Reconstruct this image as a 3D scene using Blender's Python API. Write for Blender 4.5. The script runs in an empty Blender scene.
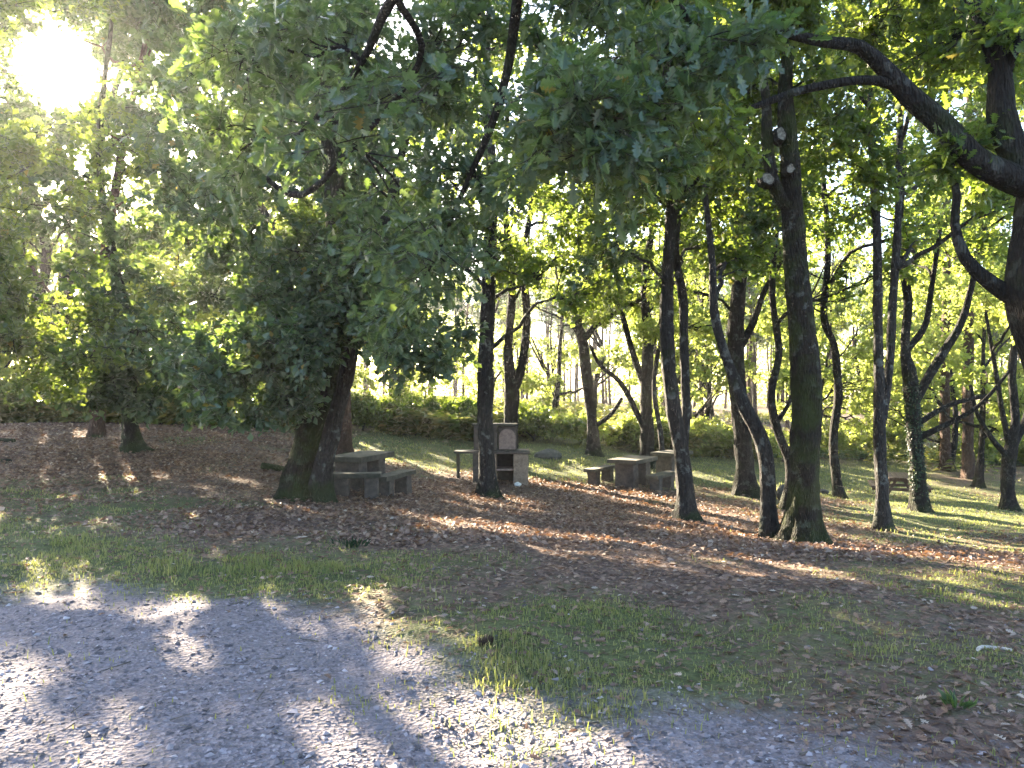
import bpy, math, random
import numpy as np
from mathutils import Vector

# ------------------------------------------------------------------ camera, sky, sun, exposure
scene = bpy.context.scene
COL = scene.collection
FPX, HZ, EYE = 760.0, 392.0, 1.6          # focal length in pixels, horizon row, eye height


def P(px, py, Y):
    return np.array([(px - 512.0) / FPX * Y, Y, EYE + (HZ - py) / FPX * Y])


cd = bpy.data.cameras.new('camera')
cd.lens = 36.0 * FPX / 1024.0
cd.sensor_width = 36.0
cd.shift_y = (HZ - 384.0) / 1024.0
cd.clip_end = 3000
cd.clip_start = 0.05
cam = bpy.data.objects.new('camera', cd)
COL.objects.link(cam)
cam.location = (0, 0, EYE)
cam.rotation_euler = (math.radians(90), 0, 0)
scene.camera = cam

SUN = np.array([58 - 512.0, FPX, HZ - 65.0])
SUN /= np.linalg.norm(SUN)
ELEV = math.asin(SUN[2])
AZ = math.atan2(SUN[0], SUN[1])           # from +Y towards +X

world = bpy.data.worlds.new('World')
scene.world = world
world.use_nodes = True
wn = world.node_tree
bg = wn.nodes['Background']
sky = wn.nodes.new('ShaderNodeTexSky')
sky.sky_type = 'NISHITA'
sky.sun_disc = False
sky.sun_elevation = ELEV
sky.sun_rotation = AZ
sky.air_density = 1.0
sky.dust_density = 1.6
sky.ozone_density = 1.5
wn.links.new(sky.outputs[0], bg.inputs[0])
bg.inputs[1].default_value = 0.06

sl = bpy.data.lights.new('sun', 'SUN')
sl.energy = 5.0
sl.angle = math.radians(0.6)
sl.color = (1.0, 0.85, 0.62)
so = bpy.data.objects.new('sun', sl)
COL.objects.link(so)
so.rotation_euler = Vector(SUN.tolist()).to_track_quat('Z', 'Y').to_euler()
so.location = (-20, 30, 25)

vs = scene.view_settings
vs.view_transform = 'Standard'
vs.look = 'None'
vs.gamma = 1
vs.use_curve_mapping = False
vs.exposure = 3.85
scene.render.engine = 'CYCLES'
cy = scene.cycles
cy.use_denoising = True
cy.max_bounces = 7
cy.diffuse_bounces = 3
cy.glossy_bounces = 2
cy.transmission_bounces = 4
cy.volume_bounces = 0
cy.transparent_max_bounces = 4
cy.sample_clamp_indirect = 8
cy.use_adaptive_sampling = True
cy.adaptive_threshold = 0.02

# ------------------------------------------------------------------ noise
def _h(ix, iy, iz, seed):
    ix = ix.astype(np.int64); iy = iy.astype(np.int64); iz = iz.astype(np.int64)
    n = (ix * 374761393 + iy * 668265263 + iz * 2147483647 + seed * 974634777) & 0xffffffff
    n = ((n ^ (n >> 13)) * 1274126177) & 0xffffffff
    n = n ^ (n >> 16)
    return (n & 0xffff) / 65535.0


def noise3(x, y, z=0.0, seed=0):
    x = np.asarray(x, float); y = np.asarray(y, float); z = np.asarray(z, float) + 0 * x
    ix, iy, iz = np.floor(x), np.floor(y), np.floor(z)
    fx, fy, fz = x - ix, y - iy, z - iz
    fx = fx * fx * (3 - 2 * fx); fy = fy * fy * (3 - 2 * fy); fz = fz * fz * (3 - 2 * fz)
    r = 0
    for a in (0, 1):
        for b in (0, 1):
            for c in (0, 1):
                w = (fx if a else 1 - fx) * (fy if b else 1 - fy) * (fz if c else 1 - fz)
                r = r + w * _h(ix + a, iy + b, iz + c, seed)
    return r


def fbm(x, y, seed=0, octs=4):
    x = np.asarray(x, float); y = np.asarray(y, float)
    s = 0; a = 0.5; t = 0
    for i in range(octs):
        s = s + a * noise3(x * 2 ** i + 17.3 * i, y * 2 ** i - 9.1 * i, 0.37 * i, seed + i)
        t += a; a *= 0.5
    return s / t


def sstep(a, b, x):
    t = np.clip((x - a) / (b - a), 0, 1)
    return t * t * (3 - 2 * t)


# ------------------------------------------------------------------ terrain (thin plate spline through surveyed points)
CP = []
for (px, py, Y) in [(512, 768, 3.23), (100, 700, 3.95), (900, 700, 3.95), (0, 600, 5.85), (512, 600, 5.85), (1024, 610, 5.8),
                    (100, 540, 8.4), (512, 545, 8.6), (980, 560, 9.0),
                    (303, 500, 13.5), (487, 498, 17.0), (511, 470, 23.0), (686, 516, 15.5), (746, 495, 20.5), (768, 540, 13.3),
                    (803, 548, 12.9), (838, 497, 22.0), (883, 530, 15.5), (918, 510, 19.5), (1008, 508, 23.0),
                    (96, 436, 21.0), (133, 450, 18.5), (0, 470, 15.5), (370, 490, 15.4), (507, 486, 20.2), (630, 486, 20.8),
                    (900, 499, 25.0), (0, 424, 27), (250, 428, 27), (400, 438, 27), (560, 448, 27.5), (700, 462, 28),
                    (860, 470, 31), (1024, 474, 34), (-300, 420, 27), (1400, 500, 32), (1300, 560, 14),
                    (100, 404, 50), (400, 408, 50), (600, 414, 50), (800, 440, 50), (1024, 446, 50),
                    (200, 398, 90), (500, 402, 90), (900, 415, 90)]:
    CP.append(P(px, py, Y))
for (x, y, z) in [(-8, -8, .2), (8, -8, -.2), (0, -12, 0), (-40, 0, .6), (40, 0, -1.5), (-70, 60, 1.0), (80, 60, -2.5), (0, 140, 0)]:
    CP.append(np.array([x, y, z], float))
CP = np.array(CP)


def _tps(r2):
    return 0.5 * r2 * np.log(r2 + 1e-9)


def _fit():
    n = len(CP)
    d2 = ((CP[:, None, :2] - CP[None, :, :2]) ** 2).sum(-1)
    K = _tps(d2) + np.eye(n) * 6.0
    Q = np.c_[np.ones(n), CP[:, :2]]
    A = np.zeros((n + 3, n + 3)); A[:n, :n] = K; A[:n, n:] = Q; A[n:, :n] = Q.T
    b = np.r_[CP[:, 2], 0, 0, 0]
    return np.linalg.solve(A, b)


TW = _fit()


def ground(x, y, fine=True):
    x = np.atleast_1d(np.asarray(x, float)); y = np.atleast_1d(np.asarray(y, float))
    sh = x.shape
    xf, yf = x.ravel(), y.ravel()
    xc = np.clip(xf, -75, 80); yc = np.clip(yf, -14, 130)
    n = len(CP)
    out = np.empty(len(xf))
    for s in range(0, len(xf), 20000):
        a, b = xc[s:s + 20000], yc[s:s + 20000]
        d2 = (a[:, None] - CP[None, :, 0]) ** 2 + (b[:, None] - CP[None, :, 1]) ** 2
        out[s:s + 20000] = _tps(d2) @ TW[:n] + TW[n] + TW[n + 1] * a + TW[n + 2] * b
    far = sstep(120, 400, np.hypot(xf, yf))
    out = out * (1 - far) - 1.0 * far
    if fine:
        near = 1 - sstep(30, 60, np.hypot(xf, yf))
        out = out + near * ((fbm(xf * 0.8, yf * 0.8, 3) - .5) * .17 + (fbm(xf * 3.5, yf * 3.5, 9, 4) - .5) * .06)
        # low bank at the far edge of the clearing
    return out.reshape(sh)


def gz(x, y):
    return float(ground([x], [y])[0])


def on_ground(px, py, lo=2.5, hi=90):
    """world point where the sight line through a spot of the clearing meets the terrain"""
    for Y in np.linspace(lo, hi, 900):
        p = P(px, py, Y)
        if p[2] <= gz_fast(p[0], p[1]):
            return p
    return P(px, py, hi)


_gx = np.linspace(-40, 40, 161); _gy = np.linspace(-5, 90, 191)
_GG = ground(*np.meshgrid(_gx, _gy), fine=False)


def gz_arr(x, y):
    fx = np.clip((np.asarray(x, float) + 40) / .5, 0, 159.999); fy = np.clip((np.asarray(y, float) + 5) / .5, 0, 189.999)
    ix, iy = fx.astype(int), fy.astype(int); fx = fx - ix; fy = fy - iy
    return (_GG[iy, ix] * (1 - fx) * (1 - fy) + _GG[iy, ix + 1] * fx * (1 - fy) + _GG[iy + 1, ix] * (1 - fx) * fy + _GG[iy + 1, ix + 1] * fx * fy)


def gz_fast(x, y):
    return float(gz_arr(x, y))


# ------------------------------------------------------------------ gaps in the canopy through which sun reaches the ground
SUNLIT = []
for (x1, y1, x2, y2, w1, w2) in [
        (30, 602, 100, 606, .18, .24), (195, 596, 215, 612, .10, .12), (248, 608, 330, 685, .15, .22), (330, 685, 425, 768, .22, .28),
        (-20, 655, 45, 690, .25, .3), (80, 668, 110, 676, .07, .07), (-10, 735, 90, 762, .25, .28), (600, 602, 660, 616, .10, .13),
        (185, 500, 300, 462, .0, .0),
        (340, 452, 480, 476, .35, .4), (420, 462, 470, 480, .3, .3), (530, 454, 600, 468, 1.2, 1.0), (535, 478, 680, 508, .35, .45),
        (600, 487, 760, 520, .25, .35), (640, 528, 700, 534, .2, .2), (700, 520, 770, 540, .2, .25),
        (690, 468, 780, 486, 1.0, 1.0), (700, 484, 900, 522, .5, .5), (820, 474, 900, 490, 1.3, 1.3), (900, 484, 1010, 500, 1.3, 1.3), (860, 545, 960, 572, .2, .3),
        (900, 505, 1060, 526, .7, .7), (900, 528, 1024, 552, .4, .4), (940, 560, 1024, 574, .25, .3), (200, 470, 262, 486, .1, .14),
        (500, 492, 540, 512, .1, .15), (480, 510, 500, 516, .08, .1)]:
    if w1 == 0:
        continue
    a = on_ground(x1, y1); b = on_ground(x2, y2)
    f_ = 1.9 if y1 < 575 else 1.1
    SUNLIT.append((a[0], a[1], b[0], b[1], w1 * f_, w2 * f_))
SUNLIT = np.array(SUNLIT)
CAMP = np.array([0, 0, EYE])
SPRAYS = [(P(px, py, Y), r) for (px, py, Y, r) in [(40, 345, 13.8, .55), (15, 395, 13.4, .5), (75, 385, 13.6, .5), (60, 315, 14.2, .5), (185, 372, 13, .3), (232, 395, 12.4, .3),
          (285, 165, 7.4, .28), (320, 120, 7.2, .25), (225, 130, 7.8, .3), (400, 180, 7.2, .25), (380, 165, 7.2, .2), (560, 240, 12.5, .4), (300, 250, 12.6, .35), (220, 235, 12.8, .35), (350, 200, 12.8, .35), (200, 330, 12.6, .35), (262, 315, 12.2, .3), (390, 300, 11.8, .3), (250, 380, 12.2, .3), (330, 300, 11.8, .25), (120, 300, 16, .4), (100, 250, 16.5, .4), (150, 370, 15.4, .3), (150, 200, 17, .5), (190, 260, 16, .4),
          (930, 60, 9.2, .4), (880, 120, 9.5, .4), (860, 20, 9.0, .3), (700, 130, 12, .5), (760, 60, 11, .4), (610, 60, 6.5, .2), (730, 20, 7, .3)]]


def open_sky(p):
    """True for twigs that stand in one of the canopy gaps"""
    x, y, z = p[:, 0].copy(), p[:, 1].copy(), p[:, 2]
    gx, gy = x, y
    for _ in range(3):
        t = (z - gz_arr(gx, gy)) / SUN[2]
        gx = x - SUN[0] * t; gy = y - SUN[1] * t
    cut = np.zeros(len(p), bool)
    wob = (noise3(gx * 1.3, gy * 1.3, 0, 77) - .5)
    for (ax, ay, bx, by, w1, w2) in SUNLIT:
        dx, dy = bx - ax, by - ay
        u = np.clip(((gx - ax) * dx + (gy - ay) * dy) / (dx * dx + dy * dy + 1e-9), 0, 1)
        d = np.hypot(gx - ax - u * dx, gy - ay - u * dy)
        cut |= d < (w1 + (w2 - w1) * u) * (1.0 + .9 * wob) + .04
    for (T, rr) in SPRAYS:
        w_ = p - T
        al = w_ @ SUN
        pe = np.linalg.norm(w_ - al[:, None] * SUN, axis=1)
        cut |= (al > rr * 1.3) & (pe < rr)
    v = p - CAMP
    dist = np.linalg.norm(v, axis=1)
    ang = np.degrees(np.arccos(np.clip((v @ SUN) / dist, -1, 1)))
    rim = 2.7 + 1.8 * (noise3(p[:, 0] * 3, p[:, 1] * 3, p[:, 2] * 3, 5) - .5)
    cut |= ang < rim
    cut |= dist < 3.2
    return cut


# ------------------------------------------------------------------ materials
def new_mat(name):
    m = bpy.data.materials.new(name)
    m.use_nodes = True
    nt = m.node_tree
    b = nt.nodes['Principled BSDF']
    return m, nt, b


def N(nt, kind, **kw):
    n = nt.nodes.new(kind)
    for k, v in kw.items():
        if k.startswith('i_'):
            n.inputs[k[2:].replace('_', ' ')].default_value = v
        else:
            setattr(n, k, v)
    return n


def ramp(nt, fac, stops):
    r = nt.nodes.new('ShaderNodeValToRGB')
    while len(r.color_ramp.elements) < len(stops):
        r.color_ramp.elements.new(0.5)
    for e, (p, c) in zip(r.color_ramp.elements, stops):
        e.position = p
        e.color = (*c, 1) if len(c) == 3 else c
    nt.links.new(fac, r.inputs[0])
    return r.outputs[0]


def mixc(nt, fac, a, b):
    m = nt.nodes.new('ShaderNodeMix'); m.data_type = 'RGBA'
    if isinstance(fac, (int, float)):
        m.inputs[0].default_value = fac
    else:
        nt.links.new(fac, m.inputs[0])
    for s, v in ((6, a), (7, b)):
        if isinstance(v, tuple):
            m.inputs[s].default_value = (*v, 1)
        else:
            nt.links.new(v, m.inputs[s])
    return m.outputs[2]


def leaf_mat(name, c0, c1, t0, t1, trans=.45, rough=.42, coordscale=.6):
    m, nt, b = new_mat(name)
    at = N(nt, 'ShaderNodeAttribute', attribute_name='var')
    col = ramp(nt, at.outputs['Fac'], [(0, c0), (.9, c1), (.96, tuple(min(1, v * 1.5) for v in c1)), (1.0, (.15, .12, .03))])
    tcol = ramp(nt, at.outputs['Fac'], [(0, t0), (.95, t1), (1, (.5, .42, .08))])
    nt.links.new(col, b.inputs['Base Color'])
    b.inputs['Roughness'].default_value = rough
    b.inputs['Specular IOR Level'].default_value = .45
    tr = N(nt, 'ShaderNodeBsdfTranslucent')
    nt.links.new(tcol, tr.inputs[0])
    mx = N(nt, 'ShaderNodeMixShader')
    mx.inputs[0].default_value = trans
    nt.links.new(b.outputs[0], mx.inputs[1]); nt.links.new(tr.outputs[0], mx.inputs[2])
    nt.links.new(mx.outputs[0], nt.nodes['Material Output'].inputs[0])
    return m


def bark_mat(name, dark, light, moss=(.05, .07, .015), moss_h=1.0, moss_all=.25, lichen=.5):
    m, nt, b = new_mat(name)
    tc = N(nt, 'ShaderNodeTexCoord')
    mp = N(nt, 'ShaderNodeMapping'); mp.inputs['Scale'].default_value = (9, 9, 2.2)
    nt.links.new(tc.outputs['Object'], mp.inputs[0])
    n1 = N(nt, 'ShaderNodeTexNoise', i_Scale=3.0, i_Detail=8, i_Roughness=.65)
    nt.links.new(mp.outputs[0], n1.inputs['Vector'])
    col = ramp(nt, n1.outputs[0], [(.3, dark), (.55, tuple((a + c) / 2 for a, c in zip(dark, light))), (.72, light)])
    # lichen spots
    n2 = N(nt, 'ShaderNodeTexNoise', i_Scale=4.5, i_Detail=5, i_Roughness=.6)
    nt.links.new(tc.outputs['Object'], n2.inputs['Vector'])
    lf = ramp(nt, n2.outputs[0], [(.57, (0, 0, 0)), (.63, (lichen,) * 3)])
    col = mixc(nt, lf, col, (.17, .18, .165))
    # moss, thicker towards the foot
    n3 = N(nt, 'ShaderNodeTexNoise', i_Scale=2.2, i_Detail=6)
    nt.links.new(tc.outputs['Object'], n3.inputs['Vector'])
    sx = N(nt, 'ShaderNodeSeparateXYZ'); nt.links.new(tc.outputs['Object'], sx.inputs[0])
    mr = N(nt, 'ShaderNodeMapRange'); mr.inputs[1].default_value = 0; mr.inputs[2].default_value = moss_h
    mr.inputs[3].default_value = .22; mr.inputs[4].default_value = moss_all - .25
    nt.links.new(sx.outputs[2], mr.inputs[0])
    ad = N(nt, 'ShaderNodeMath', operation='ADD'); nt.links.new(n3.outputs[0], ad.inputs[0]); nt.links.new(mr.outputs[0], ad.inputs[1])
    mf = ramp(nt, ad.outputs[0], [(.55, (0, 0, 0)), (.72, (.9,) * 3)])
    col = mixc(nt, mf, col, moss)
    nt.links.new(col, b.inputs['Base Color'])
    b.inputs['Roughness'].default_value = .9
    b.inputs['Specular IOR Level'].default_value = .25
    v = N(nt, 'ShaderNodeTexVoronoi', i_Scale=5.0); nt.links.new(mp.outputs[0], v.inputs['Vector'])
    av = N(nt, 'ShaderNodeMath', operation='ADD'); nt.links.new(n1.outputs[0], av.inputs[0]); nt.links.new(v.outputs[0], av.inputs[1])
    bp = N(nt, 'ShaderNodeBump'); bp.inputs['Strength'].default_value = 1.0; bp.inputs['Distance'].default_value = .07
    nt.links.new(av.outputs[0], bp.inputs['Height'])
    nt.links.new(bp.outputs[0], b.inputs['Normal'])
    return m


def simple_mat(name, c1, c2, scale=8, rough=.9, bump=.4, dist=.01, detail=6):
    m, nt, b = new_mat(name)
    tc = N(nt, 'ShaderNodeTexCoord')
    n1 = N(nt, 'ShaderNodeTexNoise', i_Scale=scale, i_Detail=detail, i_Roughness=.65)
    nt.links.new(tc.outputs['Object'], n1.inputs['Vector'])
    nt.links.new(ramp(nt, n1.outputs[0], [(.32, c1), (.68, c2)]), b.inputs['Base Color'])
    b.inputs['Roughness'].default_value = rough
    bp = N(nt, 'ShaderNodeBump'); bp.inputs['Strength'].default_value = bump; bp.inputs['Distance'].default_value = dist
    nt.links.new(n1.outputs[0], bp.inputs['Height']); nt.links.new(bp.outputs[0], b.inputs['Normal'])
    return m


def var_mat(name, stops, rough=.85, trans=0, tcol=None):
    m, nt, b = new_mat(name)
    at = N(nt, 'ShaderNodeAttribute', attribute_name='var')
    nt.links.new(ramp(nt, at.outputs['Fac'], stops), b.inputs['Base Color'])
    b.inputs['Roughness'].default_value = rough
    if trans:
        tr = N(nt, 'ShaderNodeBsdfTranslucent'); tr.inputs[0].default_value = (*tcol, 1)
        mx = N(nt, 'ShaderNodeMixShader'); mx.inputs[0].default_value = trans
        nt.links.new(b.outputs[0], mx.inputs[1]); nt.links.new(tr.outputs[0], mx.inputs[2])
        nt.links.new(mx.outputs[0], nt.nodes['Material Output'].inputs[0])
    return m


M = {}
M['leaf'] = leaf_mat('oak_leaves', (.018, .044, .018), (.055, .098, .032), (.20, .32, .03), (.46, .54, .07), .42, .36)
M['leaf_blue'] = leaf_mat('shade_tinted_leaves', (.018, .040, .031), (.070, .112, .084), (.14, .25, .03), (.36, .46, .08), .32, .28)  # bluish shade and sky sheen put into the leaf colour
M['leaf_far'] = leaf_mat('sun_brightened_leaves', (.045, .08, .022), (.10, .145, .04), (.38, .48, .08), (.62, .66, .16), .58)  # background sunlight put into the colour: brighter and yellower than the other leaves
M['needle'] = leaf_mat('pine_needles', (.025, .055, .025), (.05, .09, .035), (.08, .14, .03), (.16, .22, .05), .3)
M['fern'] = leaf_mat('bracken_fronds', (.035, .06, .016), (.10, .095, .035), (.20, .28, .04), (.42, .38, .10), .42)
M['ivy'] = leaf_mat('ivy_leaves', (.008, .022, .010), (.018, .042, .014), (.03, .07, .01), (.06, .11, .02), .12, .5)
M['twig'] = simple_mat('twig_bark', (.03, .025, .02), (.07, .06, .048), 20)
M['bark'] = bark_mat('oak_bark', (.010, .008, .007), (.038, .031, .026), (.028, .035, .012), 1.0, .25, .28)
M['bark_moss'] = bark_mat('mossy_oak_bark', (.012, .010, .008), (.050, .040, .030), (.040, .050, .014), 1.8, .36, .5)
M['bark_pale'] = bark_mat('lichened_oak_bark', (.016, .014, .013), (.075, .066, .062), (.035, .045, .016), .7, .2, .75)
M['bark_pine'] = bark_mat('pine_bark', (.05, .03, .022), (.15, .09, .065), (.05, .06, .02), .4, .1, .2)
M['concrete'] = simple_mat('weathered_granite', (.035, .028, .024), (.115, .09, .075), 9)
M['concrete_moss'] = simple_mat('mossy_granite', (.03, .029, .02), (.10, .085, .065), 6)
M['warm_stone'] = simple_mat('warm_granite', (.15, .10, .07), (.32, .24, .18), 10)
M['pale_stone'] = simple_mat('pale_fire_stone', (.17, .12, .10), (.30, .22, .19), 12)
M['scar'] = simple_mat('weathered_cut_wood', (.05, .05, .04), (.27, .26, .22), 22, .9, .8, .02, 8)
M['dark_stone'] = simple_mat('dark_back_stone', (.02, .017, .015), (.06, .052, .045), 9)  # darker stone for the wall behind the barbecue shelf
M['wood'] = simple_mat('brown_stained_timber', (.045, .02, .012), (.11, .055, .03), 14, .7)
M['deadwood'] = simple_mat('dead_wood', (.04, .032, .025), (.13, .11, .09), 14)
M['palewood'] = simple_mat('bleached_wood', (.35, .30, .26), (.6, .54, .48), 20)
M['paper'] = simple_mat('white_paper', (.6, .58, .55), (.8, .78, .75), 30)
M['cone'] = simple_mat('cone_scales', (.02, .012, .008), (.07, .04, .025), 40)
M['rock'] = simple_mat('dark_rock', (.03, .03, .028), (.10, .095, .085), 8)
M['stone'] = var_mat('gravel_stone', [(0, (.07, .06, .065)), (.5, (.20, .172, .185)), (.92, (.32, .28, .30)), (1, (.42, .38, .39))], .85)
M['litter'] = var_mat('dead_leaves', [(0, (.07, .04, .03)), (.4, (.16, .098, .072)), (.8, (.25, .165, .12)), (.95, (.30, .22, .17)), (1, (.45, .38, .31))], .7, .15, (.3, .15, .06))
M['grass'] = leaf_mat('grass_blades', (.06, .09, .030), (.20, .19, .085), (.20, .29, .05), (.50, .48, .14), .4, .5)


def ground_mat():
    m, nt, b = new_mat('woodland_ground')
    tc = N(nt, 'ShaderNodeTexCoord')
    a1 = N(nt, 'ShaderNodeAttribute', attribute_name='zones')
    sp = N(nt, 'ShaderNodeSeparateColor'); nt.links.new(a1.outputs['Color'], sp.inputs[0])
    nA = N(nt, 'ShaderNodeTexNoise', i_Scale=9.0, i_Detail=8, i_Roughness=.7)
    nB = N(nt, 'ShaderNodeTexNoise', i_Scale=1.4, i_Detail=6, i_Roughness=.6)
    nC = N(nt, 'ShaderNodeTexNoise', i_Scale=60.0, i_Detail=4, i_Roughness=.7)
    vo = N(nt, 'ShaderNodeTexVoronoi', i_Scale=42.0)
    v2 = N(nt, 'ShaderNodeTexVoronoi', i_Scale=20.0)
    for n in (nA, nB, nC, vo, v2):
        nt.links.new(tc.outputs['Object'], n.inputs['Vector'])
    litter = ramp(nt, v2.outputs['Color'], [(0, (.075, .045, .035)), (.5, (.155, .098, .075)), (1, (.25, .17, .13))])
    litter = mixc(nt, ramp(nt, nA.outputs[0], [(.35, (0, 0, 0)), (.7, (.7,) * 3)]), litter, (.085, .062, .05))
    grass = ramp(nt, nA.outputs[0], [(.3, (.065, .075, .032)), (.55, (.115, .13, .05)), (.75, (.19, .19, .085))])
    grass = mixc(nt, ramp(nt, nC.outputs[0], [(.4, (0, 0, 0)), (.65, (.6,) * 3)]), grass, (.05, .05, .022))
    grav = ramp(nt, vo.outputs['Color'], [(0, (.11, .094, .102)), (.5, (.20, .172, .186)), (1, (.34, .295, .31))])
    grav = mixc(nt, ramp(nt, nB.outputs[0], [(.4, (0, 0, 0)), (.65, (.65,) * 3)]), grav, (.235, .20, .205))
    grav = mixc(nt, ramp(nt, nC.outputs[0], [(.45, (0, 0, 0)), (.62, (.5,) * 3)]), grav, (.10, .095, .10))

    def edged(sock, noise, lo=.42, hi=.58, amt=.5):
        ad = N(nt, 'ShaderNodeMath', operation='MULTIPLY_ADD'); ad.inputs[1].default_value = amt; ad.inputs[2].default_value = -amt / 2
        nt.links.new(noise, ad.inputs[0])
        s = N(nt, 'ShaderNodeMath', operation='ADD'); nt.links.new(sock, s.inputs[0]); nt.links.new(ad.outputs[0], s.inputs[1])
        return ramp(nt, s.outputs[0], [(lo, (0, 0, 0)), (hi, (1, 1, 1))])
    col = mixc(nt, edged(sp.outputs[1], nA.outputs[0], .3, .7, .9), litter, grass)
    col = mixc(nt, edged(sp.outputs[0], nA.outputs[0], .22, .78, 1.3), col, grav)
    nt.links.new(col, b.inputs['Base Color'])
    b.inputs['Roughness'].default_value = .95
    b.inputs['Specular IOR Level'].default_value = .2
    hs = N(nt, 'ShaderNodeMath', operation='ADD'); nt.links.new(nA.outputs[0], hs.inputs[0]); nt.links.new(vo.outputs[0], hs.inputs[1])
    bp = N(nt, 'ShaderNodeBump'); bp.inputs['Strength'].default_value = .8; bp.inputs['Distance'].default_value = .02
    nt.links.new(hs.outputs[0], bp.inputs['Height']); nt.links.new(bp.outputs[0], b.inputs['Normal'])
    return m


M['ground'] = ground_mat()


# ------------------------------------------------------------------ mesh helpers
def build(name, chunks, mats, parent=None, loc=None, smooth=False):
    """chunks: (V, F, material index, var per face or None, smooth flag). One mesh object."""
    Vs, loops, tot, mi, var, sm = [], [], [], [], [], []
    off = 0
    for c in chunks:
        V, F, k = c[0], c[1], c[2]
        vr = c[3] if len(c) > 3 else None
        s = c[4] if len(c) > 4 else smooth
        if len(V) == 0:
            continue
        F = np.asarray(F)
        Vs.append(np.asarray(V, float)); loops.append((F + off).ravel()); tot.append(np.full(len(F), F.shape[1]))
        mi.append(np.full(len(F), k)); var.append(np.full(len(F), .5) if vr is None else vr); sm.append(np.full(len(F), s, bool))
        off += len(V)
    V = np.concatenate(Vs); loops = np.concatenate(loops).astype(np.int32); tot = np.concatenate(tot).astype(np.int32)
    mi = np.concatenate(mi).astype(np.int32); var = np.concatenate(var).astype(np.float32); sm = np.concatenate(sm)
    if loc is not None:
        V = V - np.asarray(loc)
    me = bpy.data.meshes.new(name)
    me.vertices.add(len(V)); me.vertices.foreach_set('co', V.astype(np.float32).ravel())
    me.loops.add(len(loops)); me.loops.foreach_set('vertex_index', loops)
    me.polygons.add(len(tot))
    st = np.zeros(len(tot), np.int32); st[1:] = np.cumsum(tot)[:-1]
    me.polygons.foreach_set('loop_start', st)
    me.polygons.foreach_set('loop_total', tot)
    me.polygons.foreach_set('material_index', mi)
    me.polygons.foreach_set('use_smooth', sm)
    at = me.attributes.new('var', 'FLOAT', 'FACE'); at.data.foreach_set('value', var)
    for m in mats:
        me.materials.append(M[m] if isinstance(m, str) else m)
    me.update(calc_edges=True)
    me.validate()
    o = bpy.data.objects.new(name, me)
    COL.objects.link(o)
    if parent is not None:
        o.parent = parent
    elif loc is not None:
        o.location = loc
    return o


def thing(name, label, cat, loc, group=None, rz=0):
    o = bpy.data.objects.new(name, None)
    COL.objects.link(o)
    o.location = loc; o.rotation_euler = (0, 0, rz)
    o['label'] = label; o['category'] = cat
    if group:
        o['group'] = group
    return o


def tag(o, label=None, cat=None, group=None, kind=None):
    if label: o['label'] = label
    if cat: o['category'] = cat
    if group: o['group'] = group
    if kind: o['kind'] = kind
    return o


def unit(v):
    return v / (np.linalg.norm(v, axis=-1, keepdims=True) + 1e-9)


def smooth_path(pts, step):
    """Catmull-Rom through (x,y,z,r) points"""
    pts = np.asarray(pts, float)
    p = np.vstack([2 * pts[0] - pts[1], pts, 2 * pts[-1] - pts[-2]])
    out = []
    for i in range(1, len(p) - 2):
        L = np.linalg.norm(p[i + 1, :3] - p[i, :3])
        n = max(2, int(L / step))
        t = np.linspace(0, 1, n, endpoint=False)[:, None]
        out.append(.5 * ((2 * p[i]) + (-p[i - 1] + p[i + 1]) * t + (2 * p[i - 1] - 5 * p[i] + 4 * p[i + 1] - p[i + 2]) * t ** 2
                         + (-p[i - 1] + 3 * p[i] - 3 * p[i + 1] + p[i + 2]) * t ** 3))
    out.append(pts[-1:])
    return np.vstack(out)


def tube(path, sides=8, rough=0.0, flare=0.0, seed=0):
    path = np.asarray(path, float)
    n = len(path)
    pts, r = path[:, :3], np.maximum(path[:, 3], .002)
    T = unit(np.gradient(pts, axis=0))
    ref = np.array([1., 0, 0]) if abs(T[:, 0]).mean() < .8 else np.array([0, 1., 0])
    A = unit(np.cross(T, ref)); B = np.cross(T, A)
    th = np.linspace(0, 2 * np.pi, sides, endpoint=False)
    c, s = np.cos(th), np.sin(th)
    R = np.repeat(r[:, None], sides, 1)
    if rough:
        h = np.repeat(np.cumsum(np.r_[0, np.linalg.norm(np.diff(pts, axis=0), axis=1)])[:, None], sides, 1)
        C = np.repeat(c[None], n, 0); S = np.repeat(s[None], n, 0)
        R = R * (1 + rough * 2 * (noise3(C * 1.6 + 7, S * 1.6, h * 2.2, seed) - .5) + rough * 1.2 * (noise3(C * 5, S * 5 + 3, h * 7, seed + 3) - .5))
        if flare:
            ph = seed * 1.7
            R = R * (1 + flare * np.exp(-h / .26) * (1 + .45 * np.cos(th[None] * 4 + ph) + .3 * np.cos(th[None] * 7 + ph * 2)))
    V = pts[:, None, :] + A[:, None, :] * (c[None, :, None] * R[:, :, None]) + B[:, None, :] * (s[None, :, None] * R[:, :, None])
    V = V.reshape(-1, 3)
    i = np.arange(n - 1)[:, None] * sides; j = np.arange(sides)[None]
    a = i + j; b = i + (j + 1) % sides
    F = np.stack([a, b, b + sides, a + sides], -1).reshape(-1, 4)
    # close the top
    V = np.vstack([V, pts[-1] + T[-1] * r[-1] * .5])
    k = len(V) - 1
    top = (n - 1) * sides
    F2 = np.array([[top + q, top + (q + 1) % sides, k, k] for q in range(sides)])[:, :3]
    return V, F, F2


def tube_chunks(path, mat, sides=8, rough=0, flare=0, seed=0):
    V, F, F2 = tube(path, sides, rough, flare, seed)
    # split in two chunks with shared verts duplicated for the cap
    cap = V[F2.ravel()]
    return [(V, F, mat, None, True), (cap, np.arange(len(cap)).reshape(-1, 3), mat, None, True)]


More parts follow.
